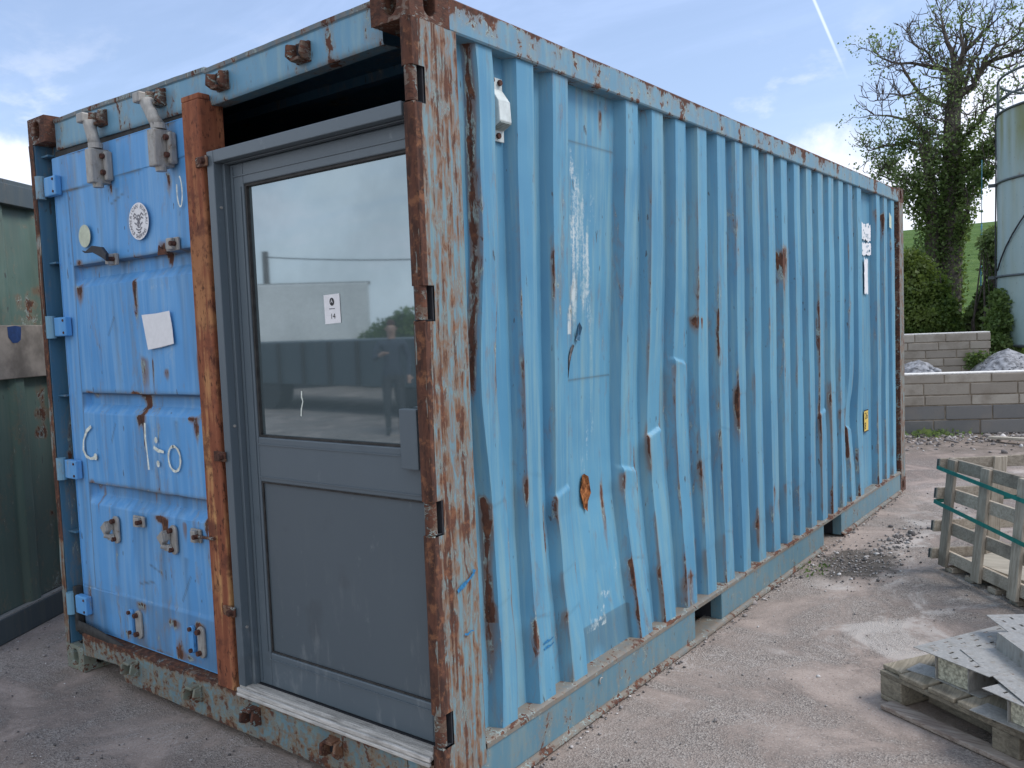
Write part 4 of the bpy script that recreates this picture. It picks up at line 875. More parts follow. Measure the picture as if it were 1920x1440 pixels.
def icosa(sub=1):
    bm = bmesh.new(); bmesh.ops.create_icosphere(bm, subdivisions=sub, radius=1); v = np.array([q.co[:] for q in bm.verts]); f = np.array([[a.index for a in p.verts] for p in bm.faces]); bm.free(); return v, f
ICV, ICF = icosa(1)
def stones(name, xy, size, mat, zoff=0.0, squash=.62, seed=1, zs=None):
    """many small angular stones lying on the ground, one mesh"""
    rg = np.random.default_rng(seed); n = len(xy); V = np.repeat(ICV[None], n, 0)*(1+rg.uniform(-.32, .32, (n, len(ICV), 1)))
    V *= np.array([1, 1, squash])*rg.uniform(.7, 1.35, (n, 1, 3)); a = rg.uniform(0, 6.28, n); c, s = np.cos(a)[:, None], np.sin(a)[:, None]
    X = V[..., 0]*c-V[..., 1]*s; Y = V[..., 0]*s+V[..., 1]*c; sz = np.broadcast_to(size, (n,))[:, None]
    P_ = np.stack([X*sz+xy[:, :1], Y*sz+xy[:, 1:2], V[..., 2]*sz+(sz*squash*.35 if zs is None else zs[:, None])+zoff], -1).reshape(-1, 3)
    F = (np.arange(n)[:, None, None]*len(ICV)+ICF[None]).reshape(-1, 3)
    me = bpy.data.meshes.new(name); me.vertices.add(len(P_)); me.vertices.foreach_set('co', P_.astype(np.float32).ravel()); me.loops.add(F.size); me.loops.foreach_set('vertex_index', F.astype(np.int32).ravel())
    me.polygons.add(len(F)); me.polygons.foreach_set('loop_start', np.arange(0, F.size, 3, dtype=np.int32)); me.update(calc_edges=True); me.materials.append(mat)
    o = bpy.data.objects.new(name, me); COL.objects.link(o); o['kind'] = 'stuff'; return o
def scatter(n, x0, x1, y0, y1, seed, thr=.5, sc=.9):
    rg = np.random.default_rng(seed); p = np.stack([rg.uniform(x0, x1, n*4), rg.uniform(y0, y1, n*4)], -1)
    k_ = vnoise(p[:, 0]+40, p[:, 1]+40, sc, seed, 4) + rg.uniform(-.12, .12, n*4) > thr; p = p[k_]
    k_ = ~((p[:, 0] < .02) & (p[:, 0] > -CW-.02) & (p[:, 1] > .02) & (p[:, 1] < CL)); return p[k_][:n]
rg = np.random.default_rng(3)
p1 = scatter(1100, -3.2, .6, -1.25, .45, 11, .50, 1.4); stones('chippings', p1, rg.lognormal(math.log(.0026), .45, len(p1)), M['chip'], seed=2)
p2 = scatter(900, 0, 2.0, .2, 5.0, 12, .46, 1.1); stones('chippings', p2, rg.lognormal(math.log(.0028), .45, len(p2)), M['chip'], seed=3)
p3 = scatter(60, -3.0, 1.8, -1.2, 6.5, 13, .4); stones('pebbles', p3, rg.lognormal(math.log(.0065), .35, len(p3)), M['chip'], seed=4)
# grit spilled by the far fork pocket
a = rg.normal(0, 1, (700, 2))*np.array([.13, .22])+np.array([.24, 3.52]); stones('grit_spill', a, rg.lognormal(math.log(.0040), .5, 700), M['chip'], seed=5)
a = rg.normal(0, 1, (220, 2))*np.array([.06, .24])+np.array([.36, 4.25]); stones('grit_spill', a, rg.lognormal(math.log(.006), .5, 220), M['chip'], seed=6)
a = np.stack([rg.uniform(.0, .05, 420), rg.uniform(.4, 5.8, 420)], -1); stones('grit_spill', a, rg.lognormal(math.log(.004), .5, 420), M['chip'], seed=7)

# ------------------------------------------------------------------ foliage helpers
def leaves(name, centers, size, mat, parent, seed, flat=.0, aspect=1.7, kind='stuff'):
    """leaf-sized folded blades (two triangles each side of a crease) at the given points"""
    rg = np.random.default_rng(seed); n = len(centers); d = rg.normal(size=(n, 3)); d[:, 2] = d[:, 2]*(1-flat)-.25; d /= np.linalg.norm(d, axis=1, keepdims=True)
    u = np.cross(d, rg.normal(size=(n, 3))); u /= np.linalg.norm(u, axis=1, keepdims=True); w = np.cross(d, u); s = (size*rg.lognormal(0, .28, n))[:, None]
    c = np.asarray(centers) - root_loc(parent)
    V = np.stack([c, c+d*s*.5*aspect/1.7+u*s*.36+w*s*.10, c+d*s*aspect*.62, c+d*s*.5*aspect/1.7-u*s*.36+w*s*.10], 1).reshape(-1, 3)
    q = (np.arange(n)[:, None]*4+np.array([0, 1, 2, 3])); F = np.concatenate([q[:, [0, 1, 2]], q[:, [0, 2, 3]]], 1).reshape(-1, 3)
    me = bpy.data.meshes.new(name); me.vertices.add(len(V)); me.vertices.foreach_set('co', V.astype(np.float32).ravel()); me.loops.add(F.size); me.loops.foreach_set('vertex_index', F.astype(np.int32).ravel())
    me.polygons.add(len(F)); me.polygons.foreach_set('loop_start', np.arange(0, F.size, 3, dtype=np.int32)); me.update(calc_edges=True); me.materials.append(mat)
    o = bpy.data.objects.new(name, me); COL.objects.link(o)
    if parent is not None: o.parent = parent
    if kind: o['kind'] = kind
    return o
def along(pts, n, spread, seed, t0=0.0, t1=1.0):
    """n points scattered round a polyline; spread may grow along it"""
    rg = np.random.default_rng(seed); pts = np.array(pts, float); seg = np.linalg.norm(np.diff(pts, axis=0), axis=1); cum_ = np.concatenate([[0], np.cumsum(seg)]); t = rg.uniform(t0, t1, n)*cum_[-1]
    P_ = np.stack([np.interp(t, cum_, pts[:, i]) for i in range(3)], -1); off = rg.normal(size=(n, 3)); off /= np.linalg.norm(off, axis=1, keepdims=True)
    clump = .55+.9*vnoise(P_[:, 2]*1.0+P_[:, 0]*.7, P_[:, 0]*1.3+P_[:, 1], 1.9, seed, 3)
    return P_ + off*(np.interp(t/cum_[-1], np.linspace(0, 1, len(np.atleast_1d(spread))), np.atleast_1d(spread))*rg.uniform(.35, 1.0, n)**.5*clump)[:, None]

# ------------------------------------------------------------------ the ivy-clad tree
TB = at(1768, 640, 18.1); TB[2] = .9
TREE = thing('ash_tree', 'tall half-bare tree wrapped in ivy, standing behind the block walls', 'tree', tuple(TB))
rt = random.Random(21)
def limb(px, Y0, dY):
    n = len(px); out = []
    for i, (u, v) in enumerate(px): out.append(at(u, v, Y0 + dY*i/(n-1) + (rt.uniform(-.12, .12) if i else 0)))
    return out
trunkpx = [(1770, 640), (1778, 560), (1782, 480), (1784, 400), (1783, 330), (1785, 265), (1787, 205), (1790, 165), (1795, 138)]
limbs = [  # outline in the photograph, start Y, depth change, start radius, end radius
    (trunkpx, 18.1, .0, .30, .115),
    ([(1752, 640), (1752, 520), (1750, 430), (1745, 350), (1738, 300), (1728, 272)], 18.0, -.3, .20, .075),
    ([(1783, 203), (1764, 195), (1739, 186), (1720, 170), (1706, 150), (1695, 131), (1688, 118)], 18.1, -.6, .055, .016),
    ([(1793, 145), (1790, 120), (1784, 95), (1772, 66), (1768, 48), (1764, 28)], 18.1, .3, .08, .014),
    ([(1795, 140), (1803, 112), (1811, 94), (1836, 69), (1852, 52), (1868, 38)], 18.1, .6, .085, .015),
    ([(1797, 120), (1806, 90), (1800, 60), (1803, 30)], 18.1, -.4, .05, .012),
    ([(1790, 182), (1806, 173), (1822, 164), (1832, 145), (1851, 119), (1876, 108), (1905, 98), (1935, 88)], 18.1, .5, .105, .02),
    ([(1832, 146), (1846, 112), (1862, 90), (1884, 82), (1910, 62)], 18.3, -.5, .05, .012),
    ([(1786, 270), (1820, 247), (1839, 225), (1846, 207), (1864, 196), (1892, 178)], 18.1, -.7, .055, .016),
    ([(1785, 335), (1812, 318), (1830, 298), (1851, 281), (1868, 268)], 18.1, -.3, .14, .06),
    ([(1786, 395), (1808, 368), (1826, 343), (1848, 324), (1862, 315)], 18.1, -.5, .09, .03),
    ([(1784, 470), (1802, 440), (1812, 405), (1815, 380)], 18.1, -.5, .075, .04),
    ([(1728, 274), (1700, 263), (1670, 273), (1645, 277), (1628, 283)], 17.8, -.5, .045, .012),
    ([(1745, 300), (1740, 250), (1707, 226), (1672, 218), (1655, 217), (1640, 216)], 17.9, .5, .05, .012),
    ([(1792, 150), (1780, 138), (1760, 128), (1739, 125), (1707, 118), (1672, 117), (1655, 110), (1645, 102)], 18.1, .5, .06, .012),
    ([(1760, 128), (1745, 108), (1735, 95), (1712, 82), (1702, 62)], 18.2, .4, .035, .012),
    ([(1720, 172), (1690, 180), (1668, 176), (1660, 186), (1645, 188)], 17.8, .3, .025, .010),
    ([(1740, 380), (1715, 350), (1690, 338), (1668, 336), (1650, 328)], 17.9, -.4, .035, .010),
    ([(1748, 430), (1722, 400), (1705, 385), (1695, 360)], 17.8, -.3, .03, .01),
    ([(1788, 240), (1770, 225), (1752, 228), (1735, 215)], 18.0, -.6, .03, .01),
    ([(1850, 120), (1880, 130), (1905, 120), (1930, 112)], 18.4, .2, .025, .01),
]
tk = MB(); tw = MB(); tips = []; polys = []
def rand_dir(): 
    v = Vector((rt.gauss(0, 1), rt.gauss(0, 1), rt.gauss(0, 1))); return v.normalized()
def twig(p, d, ln, r, depth):
    pts = [Vector(p)]; n = 4 if depth else 3; cur = Vector(d).normalized()
    for i in range(n):
        cur = (cur + rand_dir()*.42 + Vector((0, 0, .20))).normalized(); pts.append(pts[-1]+cur*ln/n)
    tw.tube(pts, [r*(1-.55*i/n) for i in range(n+1)], 4 if r < .02 else 5, cap=False)
    if depth > 0:
        for j in range(rt.choice((2, 3, 3))):
            k_ = rt.randint(1, n); dd_ = ((pts[k_]-pts[k_-1]).normalized()*.55 + rand_dir()*.9 + Vector((0, 0, .12))).normalized(); twig(pts[k_], dd_, ln*rt.uniform(.45, .75), max(.0085, r*.6), depth-1)
    else: tips.append(pts[-1])
for li, (px, Y0, dY, r0, r1) in enumerate(limbs):
    pts = limb(px, Y0, dY); sm = []
    for i in range(len(pts)-1):                     # gnarled in-between points
        a, b = pts[i], pts[i+1]; L_ = np.linalg.norm(b-a); sm.append(a); jit = L_*.07 if li else .02
        sm.append((a+b)/2+np.array([rt.uniform(-jit, jit) for _ in range(3)]))
    sm.append(pts[-1]); polys.append(sm); n = len(sm)
    (tk if li < 2 else tw).tube(sm, [r0+(r1-r0)*(i/(n-1))**.8 for i in range(n)], 12 if li < 2 else 7, cap=False)
    if li >= 2:
        thick = li in (9, 10, 11)
        for i in range(1 if not thick else n-2, n):
            for _ in range(1 if i < n-1 else 3):
                d = Vector(sm[i]-sm[i-1]).normalized()*.6 + rand_dir()*.85 + Vector((0, 0, .25)); twig(sm[i], d, rt.uniform(.42, .85)*(1-.45*i/n), max(.011, (r0+(r1-r0)*i/(n-1))*.42), 2 if rt.random() < .62 else 1)
    elif li == 0:
        for i in range(9, n):
            for _ in range(3): twig(sm[i], rand_dir()+Vector((0, 0, .3)), rt.uniform(.4, .8), .018, 1)
    else:
        for i in range(6, n):
            for _ in range(2): twig(sm[i], rand_dir()+Vector((-.5, -.2, .2)), rt.uniform(.4, .75), .014, 2)
tk.build('trunk', M['bark'], TREE, True); tw.build('branches', M['bark'], TREE, True, fix=False)
tips = np.array([tuple(t) for t in tips])
# young leaves: sparse in the top, denser lower down
rg = np.random.default_rng(8); zt_ = tips[:, 2]; cl = vnoise(tips[:, 0]*1.0+50, tips[:, 2]+50, 1.1, 9, 3)
pk = (rg.random(len(tips)) < np.interp(zt_, [3, 4.2, 5.5, 7.6], [.95, .85, .55, .22])) & (cl > .33)
ctr = np.repeat(tips[pk], 20, 0) + rg.normal(0, .085, (pk.sum()*20, 3))
leaves('crown', ctr, .050, M['leaf'], TREE, 10)
# ivy up both stems and out along the heavy limbs
iv = [along(polys[0], 8000, [.34, .34, .34, .32, .32, .28, .15], 30, .0, .76), along(polys[1], 5600, [.38, .36, .36, .34, .28], 31, .0, .94), along(polys[9], 1900, [.25, .27, .22], 32), along(polys[10], 1500, [.22, .2, .16], 33), along(polys[11], 1100, [.22, .2], 34),
      along(polys[8], 450, [.2, .12], 35, 0, .5), along(polys[0], 420, [.2], 36, .86, .97), along(polys[13], 600, [.25, .16], 37, 0, .6), along(polys[12], 500, [.25, .12], 38, 0, .5), along(polys[17], 700, [.3, .2], 39, 0, .7), along(polys[18], 700, [.3, .22], 40)]
leaves('ivy', np.concatenate(iv), .066, M['ivy'], TREE, 41, aspect=1.3)

def bush(name, label, blobs, n, mat, size, seed, cat='bush', group=None):
    """shrub: stems from the ground and leaves through the volume of overlapping lobes, denser near their skin"""
    b0 = np.array(blobs[0][0]); root = thing(name, label, cat, (b0[0], b0[1], .1), group); rg = np.random.default_rng(seed); C = []; st = MB()
    vol = np.array([r[0]*r[1]*r[2] for _, r in blobs])**.67; vol /= vol.sum()
    for (c, r), f in zip(blobs, vol):
        m = int(n*f); d = rg.normal(size=(m, 3)); d /= np.linalg.norm(d, axis=1, keepdims=True); rad = rg.uniform(.30, 1, m)**.42
        lump = .72+.5*vnoise(d[:, 0]*2+9+c[0], d[:, 2]*2+d[:, 1]+9, 1.8, seed, 3); C.append(np.array(c)+d*np.array(r)*(rad*lump)[:, None])
        for _ in range(4):
            t = np.array(c)+rg.normal(size=3)*np.array(r)*.45; b = np.array([c[0]+rg.normal()*.12, c[1]+rg.normal()*.12, .0]); st.tube([b, (b+t)/2+rg.normal(size=3)*.08, t], [.028, .02, .008], 5, cap=False)
    C = np.concatenate(C); C = C[C[:, 2] > .03]; st.build('stem', M['bark'], root, True, fix=False); leaves('foliage', C, size, mat, root, seed+1); return root
def lobes(pxs, Y, r):
    return [(tuple(at(u, v, Y+dy)), (rr*r, rr*r, rr*r*.92)) for u, v, dy, rr in pxs]
bush('hedge_bush', 'dense dark green bush between the container end and the tree', lobes([(1705, 560, 0, .9), (1733, 545, .3, .75), (1755, 585, .1, .66), (1700, 510, .2, .8), (1738, 605, -.2, .7), (1780, 618, 0, .42), (1668, 560, .2, 1.0), (1712, 610, -.3, .8)], 15.6, .62), 30000, M['hedge'], .062, 50)
bush('hedge_bush', 'low leafy bush at the foot of the pale tank', lobes([(1872, 605, 0, .45), (1862, 640, -.2, .36), (1880, 645, .1, .5), (1890, 570, .2, .5), (1872, 560, .3, .30)], 14.4, .58), 6500, M['ivy'], .055, 54)
bush('hedge_bush', 'sparse leafy sapling beside the tank with sky behind it', lobes([(1855, 462, 0, .38), (1866, 440, .1, .36), (1872, 475, .1, .45), (1848, 448, -.1, .22), (1868, 500, .2, .5)], 16.2, .55), 1500, M['leaf'], .075, 57, 'sapling')
arch = [at(u, v, 16.4) for u, v in ((1742, 665), (1775, 640), (1805, 622), (1832, 595), (1850, 560), (1872, 540), (1900, 528))]
AB = thing('leaning_trunk', 'ivy covered trunk leaning low across the gap to the tank', 'tree', (arch[0][0], arch[0][1], .6))
MB().tube(arch, [.16, .15, .13, .12, .11, .10, .08], 9, cap=False).build('trunk', M['bark'], AB, True)
leaves('ivy', along(arch, 4200, [.36, .32, .26, .24, .26, .28], 60), .085, M['ivy'], AB, 61, aspect=1.3)
bx, by = np.meshgrid(np.linspace(0, 1, 50), np.linspace(0, 1, 40), indexing='ij'); Q = np.stack([RNG.uniform(-4.5, 3, 2600), RNG.uniform(16.6, 22, 2600)], -1); Qz = 1.12*sstep(Q[:, 1], 17.5, 21)+9.4*sstep(Q[:, 1], 19, 105)
leaves('undergrowth', np.concatenate([np.stack([Q[:, 0], Q[:, 1], Qz+RNG.uniform(0, .28, 2600)], -1)]*3)+RNG.normal(0, .12, (7800, 3)), .12, M['hedge'], None, 63)
rp = [at(1841, 300, 16.9), at(1840.5, 420, 16.9), at(1839, 540, 16.8), at(1840, 655, 16.7)]
tag(MB().tube(rp[:2], .007, 5).tube(rp[1:], .014, 6).build('blue_rope', M['rope'], None, True, fix=False), 'thin blue rope hanging straight down beside the tree', 'rope')

# ------------------------------------------------------------------ block walls
wA, wB = np.array([-.764, 9.578, 0]), np.array([.437, 10.225, 0]); wd = (wB-wA)/np.linalg.norm(wB-wA); wn = np.array([-wd[1], wd[0], 0])
WM = Matrix(((wd[0], wn[0], 0), (wd[1], wn[1], 0), (0, 0, 1)))
blk_cache = {}
def block_obj(name, mat, parent, s0, s1, z0, z1, th, base, wob):
    key = (round(s1-s0, 3), round(z1-z0, 3), mat.name, th)
    if key not in blk_cache:
        L_, H_ = s1-s0, z1-z0; bm = bmesh.new(); bmesh.ops.create_cube(bm, size=1)
        for v in bm.verts: v.co = Vector((v.co.x*L_, v.co.y*th, v.co.z*H_))
        bmesh.ops.bevel(bm, geom=bm.edges[:], offset=.007, segments=1, affect='EDGES'); me_ = bpy.data.meshes.new(name); bm.to_mesh(me_); bm.free(); me_.materials.append(mat); blk_cache[key] = me_
    o = bpy.data.objects.new(name, blk_cache[key]); COL.objects.link(o); o.parent = parent
    c = base + wd*((s0+s1)/2) + wn*(th/2+wob); o.location = (c[0]-parent.location.x, c[1]-parent.location.y, (z0+z1)/2-parent.location.z); o.rotation_euler = (random.uniform(-.006, .006), random.uniform(-.004, .004), math.atan2(wd[1], wd[0])); return o
def block_wall(label, base, courses, s0, s1, th, pitch, lime):
    w = thing('block_wall', label, 'wall', tuple(base)); rb = random.Random(int(s1*100))
    for z0, z1, off, mat in courses:
        s = s0 + off - pitch
        while s < s1:
            a, b = max(s, s0), min(s+pitch-.012, s1)
            if b-a > .05: block_obj('block', mat, w, a, b, z0+.006, z1-.006, th, base, rb.uniform(-.006, .006))
            s += pitch
    def bedbox(z0, z1, ins): 
        c = [base+wd*s_+wn*n_ for s_, n_ in ((s0+ins, ins), (s1-ins, ins), (s1-ins, th-ins), (s0+ins, th-ins))]
        return MB().prism([(q[0], q[1]) for q in c], 'z', z0, z1)
    bedbox(.0, courses[-1][1]-.004, .014).build('mortar_bed', M['mortar'], w); bedbox(courses[-1][1]-.003, courses[-1][1]+lime, .004).build('coping', M['coping'], w, bevel=.004); return w
B_, D_ = M['block'], M['blockdark']
block_wall('near low concrete block wall with a pale topping across the yard', wA, [(0, .18, .2, D_), (.18, .362, .34, D_), (.362, .49, .10, B_), (.49, .639, .085, B_), (.639, .752, .33, B_)], -2.6, 3.6, .20, .545, .016)
bA = at(1697, 627, 11.75); bA = np.array([bA[0], bA[1], 0]); bE = None
for s in np.arange(.2, 4, .005):                                   # right end of the rear wall, found on its sight line
    q = bA + wd*s; d_ = q-np.array(CAM); u = 960+FPX*(d_@RT)/(d_@FW)
    if u >= 1857: bE = s; break
hts = np.linspace(0, at(1697, 627, 11.75)[2]-.012, 11)
block_wall('rear concrete block wall standing higher behind the gravel heaps', bA, [(hts[i], hts[i+1], [.12, .30, .05, .22, .40, .15, .33, .08, .26, .36][i], B_) for i in range(10)], -2.8, bE, .20, .43, .014)
q = np.array([at(u, v, 12.25) for u, v in zip(RNG.uniform(1806, 1858, 420), RNG.uniform(662, 690, 420))])+RNG.normal(0, .03, (420, 3)); q[:, :2] -= wn[:2]*.12
leaves('wall_weeds', q, .045, M['ivy'], None, 66)

def heap(label, apex, rad, seed):
    h = apex[2]; t = thing('gravel_heap', label, 'gravel heap', (apex[0], apex[1], 0), 'gravel heaps behind the low wall')
    r_, a_ = np.meshgrid(np.linspace(0, 1, 34), np.linspace(0, 2*math.pi, 73), indexing='ij'); rr = rad*r_*(1+.12*np.sin(a_*3+seed)+.08*np.sin(a_*5+1.3*seed))
    X_, Y_ = apex[0]+rr*np.cos(a_), apex[1]+rr*np.sin(a_); Z_ = h*(1-r_)**.94*(1-.10*r_*np.sin(a_*4+seed)) - .05*h*np.exp(-(r_/.10)**2) + (vnoise(X_*3+20, Y_*3, 2.0, seed)-.5)*.07*np.clip(r_*6, 0, 1) + (vnoise(X_*16+20, Y_*16, 2.0, seed+1)-.5)*.035*np.clip(r_*6, 0, 1)
    grid_mesh('mound', np.stack([X_, Y_, np.maximum(Z_, 0)], -1), M['gravel'], t, flip=False)
    rg = np.random.default_rng(seed); m = 900; k_r = rg.uniform(.05, 1, m)**.6; k_a = rg.uniform(0, 6.283, m); rr = rad*k_r*(1+.12*np.sin(k_a*3+seed)+.08*np.sin(k_a*5+1.3*seed)); xy = np.stack([rr*np.cos(k_a), rr*np.sin(k_a)], -1)
    o = stones('loose_stones', xy, rg.lognormal(math.log(.016), .35, m), M['gravel'], seed=seed, zs=h*(1-k_r)**.94*(1-.10*k_r*np.sin(k_a*4+seed))); o.parent = t; return t
heap('smaller grey gravel heap beside the end of the container', at(1723, 668, 11.05), 1.05, 3)
heap('larger grey gravel heap under the pale tank', at(1890, 646, 12.1), 1.25, 6)

# rubble strip at the foot of the near wall
pr_ = np.array([wA+wd*rg.uniform(-1.6, 2.2)-wn*abs(rg.normal(0, .55)) for _ in range(1300)])[:, :2]; stones('rubble', pr_, rg.lognormal(math.log(.011), .6, 1300), M['chip'], seed=14)
pg = np.array([wA+wd*rg.normal(.28, .16)-wn*abs(rg.normal(.08, .10)) for _ in range(190)]); pg[:, 2] = rg.uniform(.01, .05, 190); leaves('weeds', pg, .05, M['leaf'], None, 15)
pg = rg.normal(0, 1, (70, 3))*np.array([.05, .10, .012])+np.array([.10, 3.28, .02]); pg[:, 2] = abs(pg[:, 2]); leaves('weeds', pg, .016, M['ivy'], None, 16)
T0 = Matrix.Translation((.28, 9.35, .03)) @ Matrix.Rotation(R(-28), 4, 'Z') @ Matrix.Rotation(R(-3), 4, 'Y')
tag(MB().box((-.10, -.05, 0), (.9, .05, .03), T0).build('loose_plank', M['ply'], None, bevel=.004), 'short pale plank lying on rubble before the low wall', 'plank')

# ------------------------------------------------------------------ the pale tank
eL = at(1869, 430, 15.1); fwd = np.array([eL[0]-CAM[0], eL[1]-CAM[1]]); fwd /= np.linalg.norm(fwd); rgt = np.array([fwd[1], -fwd[0]]); TR = 1.55
tc_ = eL[:2] + rgt*TR; zs_ = [at(1875, 645, 15.1)[2], at(1873, 520, 15.1)[2], at(1870, 348, 15.1)[2], at(1868, 222, 15.1)[2]]
TANK = thing('storage_tank', 'tall pale blue steel tank with moss streaks and a handrail on top', 'tank', (tc_[0], tc_[1], 0))
th_ = np.linspace(0, 2*math.pi, 121)
for i in range(3):
    z0, z1 = zs_[i]+.012, zs_[i+1]-.012; zg = np.linspace(z0, z1, 40); A, Z = np.meshgrid(th_, zg, indexing='ij'); rr = TR + (vnoise(A*2, Z, 2, 70+i)-.5)*.02
    mo = .95*sstep(vnoise(A*9, Z*.15, 1.6, 75+i), .44, .62)*(np.clip((Z-z0)/(z1-z0)*1.5, .2, 1) if i == 2 else .35) + .3*sstep(vnoise(A*20, Z*.2, 2, 79), .6, .75)
    ru = .2*np.exp(-((Z-z0)/.06)**2)*sstep(vnoise(A*9, Z*.1, 3, 78), .55, .7)+.16*np.exp(-((Z-z1)/.05)**2)*sstep(vnoise(A*9, Z*.1, 3, 77), .5, .7)
    grid_mesh('tank_ring', np.stack([tc_[0]+rr*np.cos(A), tc_[1]+rr*np.sin(A), Z], -1), M['tank'], TANK, dict(moss=mo, rust=ru))
def ring(z, r, t, name, mat, n=72):
    mb = MB(); mb.tube([(tc_[0]+r*math.cos(a), tc_[1]+r*math.sin(a), z) for a in np.linspace(0, 2*math.pi, n+1)], t, 6, cap=False); return mb.build(name, mat, TANK, True, fix=False)
for z in zs_: ring(z, TR+.015, .020, 'flange', M['greenrail'])
mb = MB().prism([(tc_[0]+TR*.985*math.cos(a), tc_[1]+TR*.985*math.sin(a)) for a in np.linspace(0, 2*math.pi, 48, endpoint=False)], 'z', zs_[3]-.03, zs_[3]+.02); mb.build('lid', M['tank'], TANK)
mb = MB().prism([(tc_[0]+TR*.985*math.cos(a), tc_[1]+TR*.985*math.sin(a)) for a in np.linspace(0, 2*math.pi, 48, endpoint=False)], 'z', zs_[0]-.03, zs_[0]+.03); mb.build('base_plate', M['tank'], TANK)
for a in np.arange(.4, 6.6, math.pi/3): MB().box((-.08, -.08, 0), (.08, .08, zs_[0]-.03), Matrix.Translation((tc_[0]+1.35*math.cos(a), tc_[1]+1.35*math.sin(a), 0))).build('leg', M['greenrail'], TANK)
zr1, zr2 = at(1865, 158, 15.1)[2], at(1865, 196, 15.1)[2]; aL = math.atan2(-rgt[1], -rgt[0])
ring(zr1, TR-.02, .022, 'handrail', M['greenrail']); ring(zr2, TR-.02, .018, 'handrail', M['greenrail'])
for a in aL+np.arange(0, 6.28, math.pi/4): MB().tube([(tc_[0]+(TR-.02)*math.cos(a), tc_[1]+(TR-.02)*math.sin(a), zs_[3]), (tc_[0]+(TR-.02)*math.cos(a), tc_[1]+(TR-.02)*math.sin(a), zr1)], .024, 6).build('rail_post', M['greenrail'], TANK, True)
for z in zs_[1:3]:
    for a in (aL+.05, aL+.9): MB().box((TR-.02, -.05, -.03), (TR+.13, .05, .02), Matrix.Translation((tc_[0], tc_[1], z)) @ Matrix.Rotation(a, 4, 'Z')).build('bracket', M['greenrail'], TANK)
aC = aL+.13; MB().tube([(tc_[0]+(TR+.03)*math.cos(aC+.02*math.sin(z*2)), tc_[1]+(TR+.03)*math.sin(aC+.02*math.sin(z*2)), z) for z in np.linspace(zs_[0]-.5, zs_[3]+.05, 14)], .012, 6).build('cable', M['cable'], TANK, True)
MB().tube([(tc_[0]+(TR+.03)*math.cos(a), tc_[1]+(TR+.03)*math.sin(a), z) for a, z in zip(np.linspace(aL+.22, aL+1.25, 10), np.linspace(zs_[1]+.1, zs_[1]+1.75, 10))], .013, 6).build('cable', M['cable'], TANK, True)

# ------------------------------------------------------------------ green store on the left
gA, gE = np.array([-3.045, -.06]), np.array([-3.315, .389]); gd = (gE-gA)/np.linalg.norm(gE-gA); gn = np.array([gd[1], -gd[0]])
GS = thing('green_store', 'dull green steel store with a mouldy board band, beside the blue container', 'storage container', (gA[0], gA[1], 0))
GM = Matrix(((gd[0], -gn[0], 0, gA[0]), (gd[1], -gn[1], 0, gA[1]), (0, 0, 1, 0), (0, 0, 0, 1)))     # s along the wall, t into it
S0, S1 = -.14, 3.6
def gpart(name, mat, a, b, bevel=.003): return MB().box(a, b, GM).build(name, mat, GS, bevel=bevel)
gpart('base_rail', M['greenrail'], (S0, -.012, .0), (S1, .08, .130)); gpart('top_rail', M['greenrail'], (S0, -.015, 2.315), (S1, .08, 2.425))
gpart('ledge', M['galv'], (S0, -.006, .1305), (S1, .03, .139), 0); gpart('cap', M['greenrail'], (S0, .03, 2.4255), (S1, 2.2, 2.46)); gpart('core', M['green'], (S0+.02, .09, .0), (S1-.01, 2.15, 2.42), 0)
for t in (.0825, 2.07): gpart('corner_post', M['greenrail'], (S0-.002, t, .0), (S0+.06, t+.08, 2.42))
gpart('end_rail', M['greenrail'], (S0-.001, .163, .0), (S0+.06, 2.069, .13)); gpart('end_rail', M['greenrail'], (S0-.001, .163, 2.315), (S0+.06, 2.069, 2.42))
for t in np.arange(.22, 2.0, .30): gpart('end_rib', M['green'], (S0-.004, t, .131), (S0+.0195, t+.13, 2.314), .012)
def ribbed(name, z0, z1, seed, offs):
    ss_ = np.linspace(S0, S1, 520); zg = np.linspace(z0, z1, 110); S_, Z_ = np.meshgrid(ss_, zg, indexing='ij'); ph = (S_+offs) % .33
    prof_ = np.clip(np.minimum((ph-.03)/.03, (.16-ph)/.03), 0, 1); T_ = .012+.026*(1-prof_)+(vnoise(S_+9, Z_, 2.4, seed)-.5)*.016
    pt = np.stack([gA[0]+gd[0]*S_-gn[0]*T_, gA[1]+gd[1]*S_-gn[1]*T_, Z_], -1)
    ru = .26*sstep(vnoise(S_+5, Z_*1.2, 3.2, seed+1), .66, .76)+.30*np.exp(-((Z_-.95-.02*np.sin(S_*20))/.02)**2)*sstep(vnoise(S_+7, Z_*0, 4, seed+2), .5, .62)+.1*np.clip((z0+.12-Z_)/.1, 0, 1)*sstep(vnoise(S_, Z_, 6, seed+3), .4, .6)
    o = grid_mesh(name, pt, M['green'], GS, dict(rust=ru, grime_shade=.35*sstep(vnoise(S_+11, Z_*.3, 3, seed+4), .45, .7)), flip=True)
    try: o.data.set_sharp_from_angle(angle=R(28))
    except Exception: pass
ribbed('ribbed_sheet', .139, 1.375, 110, .10); ribbed('ribbed_sheet', 1.665, 2.315, 120, .17)
gpart('board_band', M['board'], (S0, -.004, 1.3755), (S1, .04, 1.6645), .004)
MB().add([tuple(GM @ Vector((s, -.0055, z))) for s, z in ((.235, 1.655), (.30, 1.662), (.345, 1.655), (.342, 1.62), (.335, 1.585), (.31, 1.570), (.27, 1.568), (.238, 1.60))], [tuple(range(8))]).build('paint_patch', M['bluepatch'], GS, fix=False)

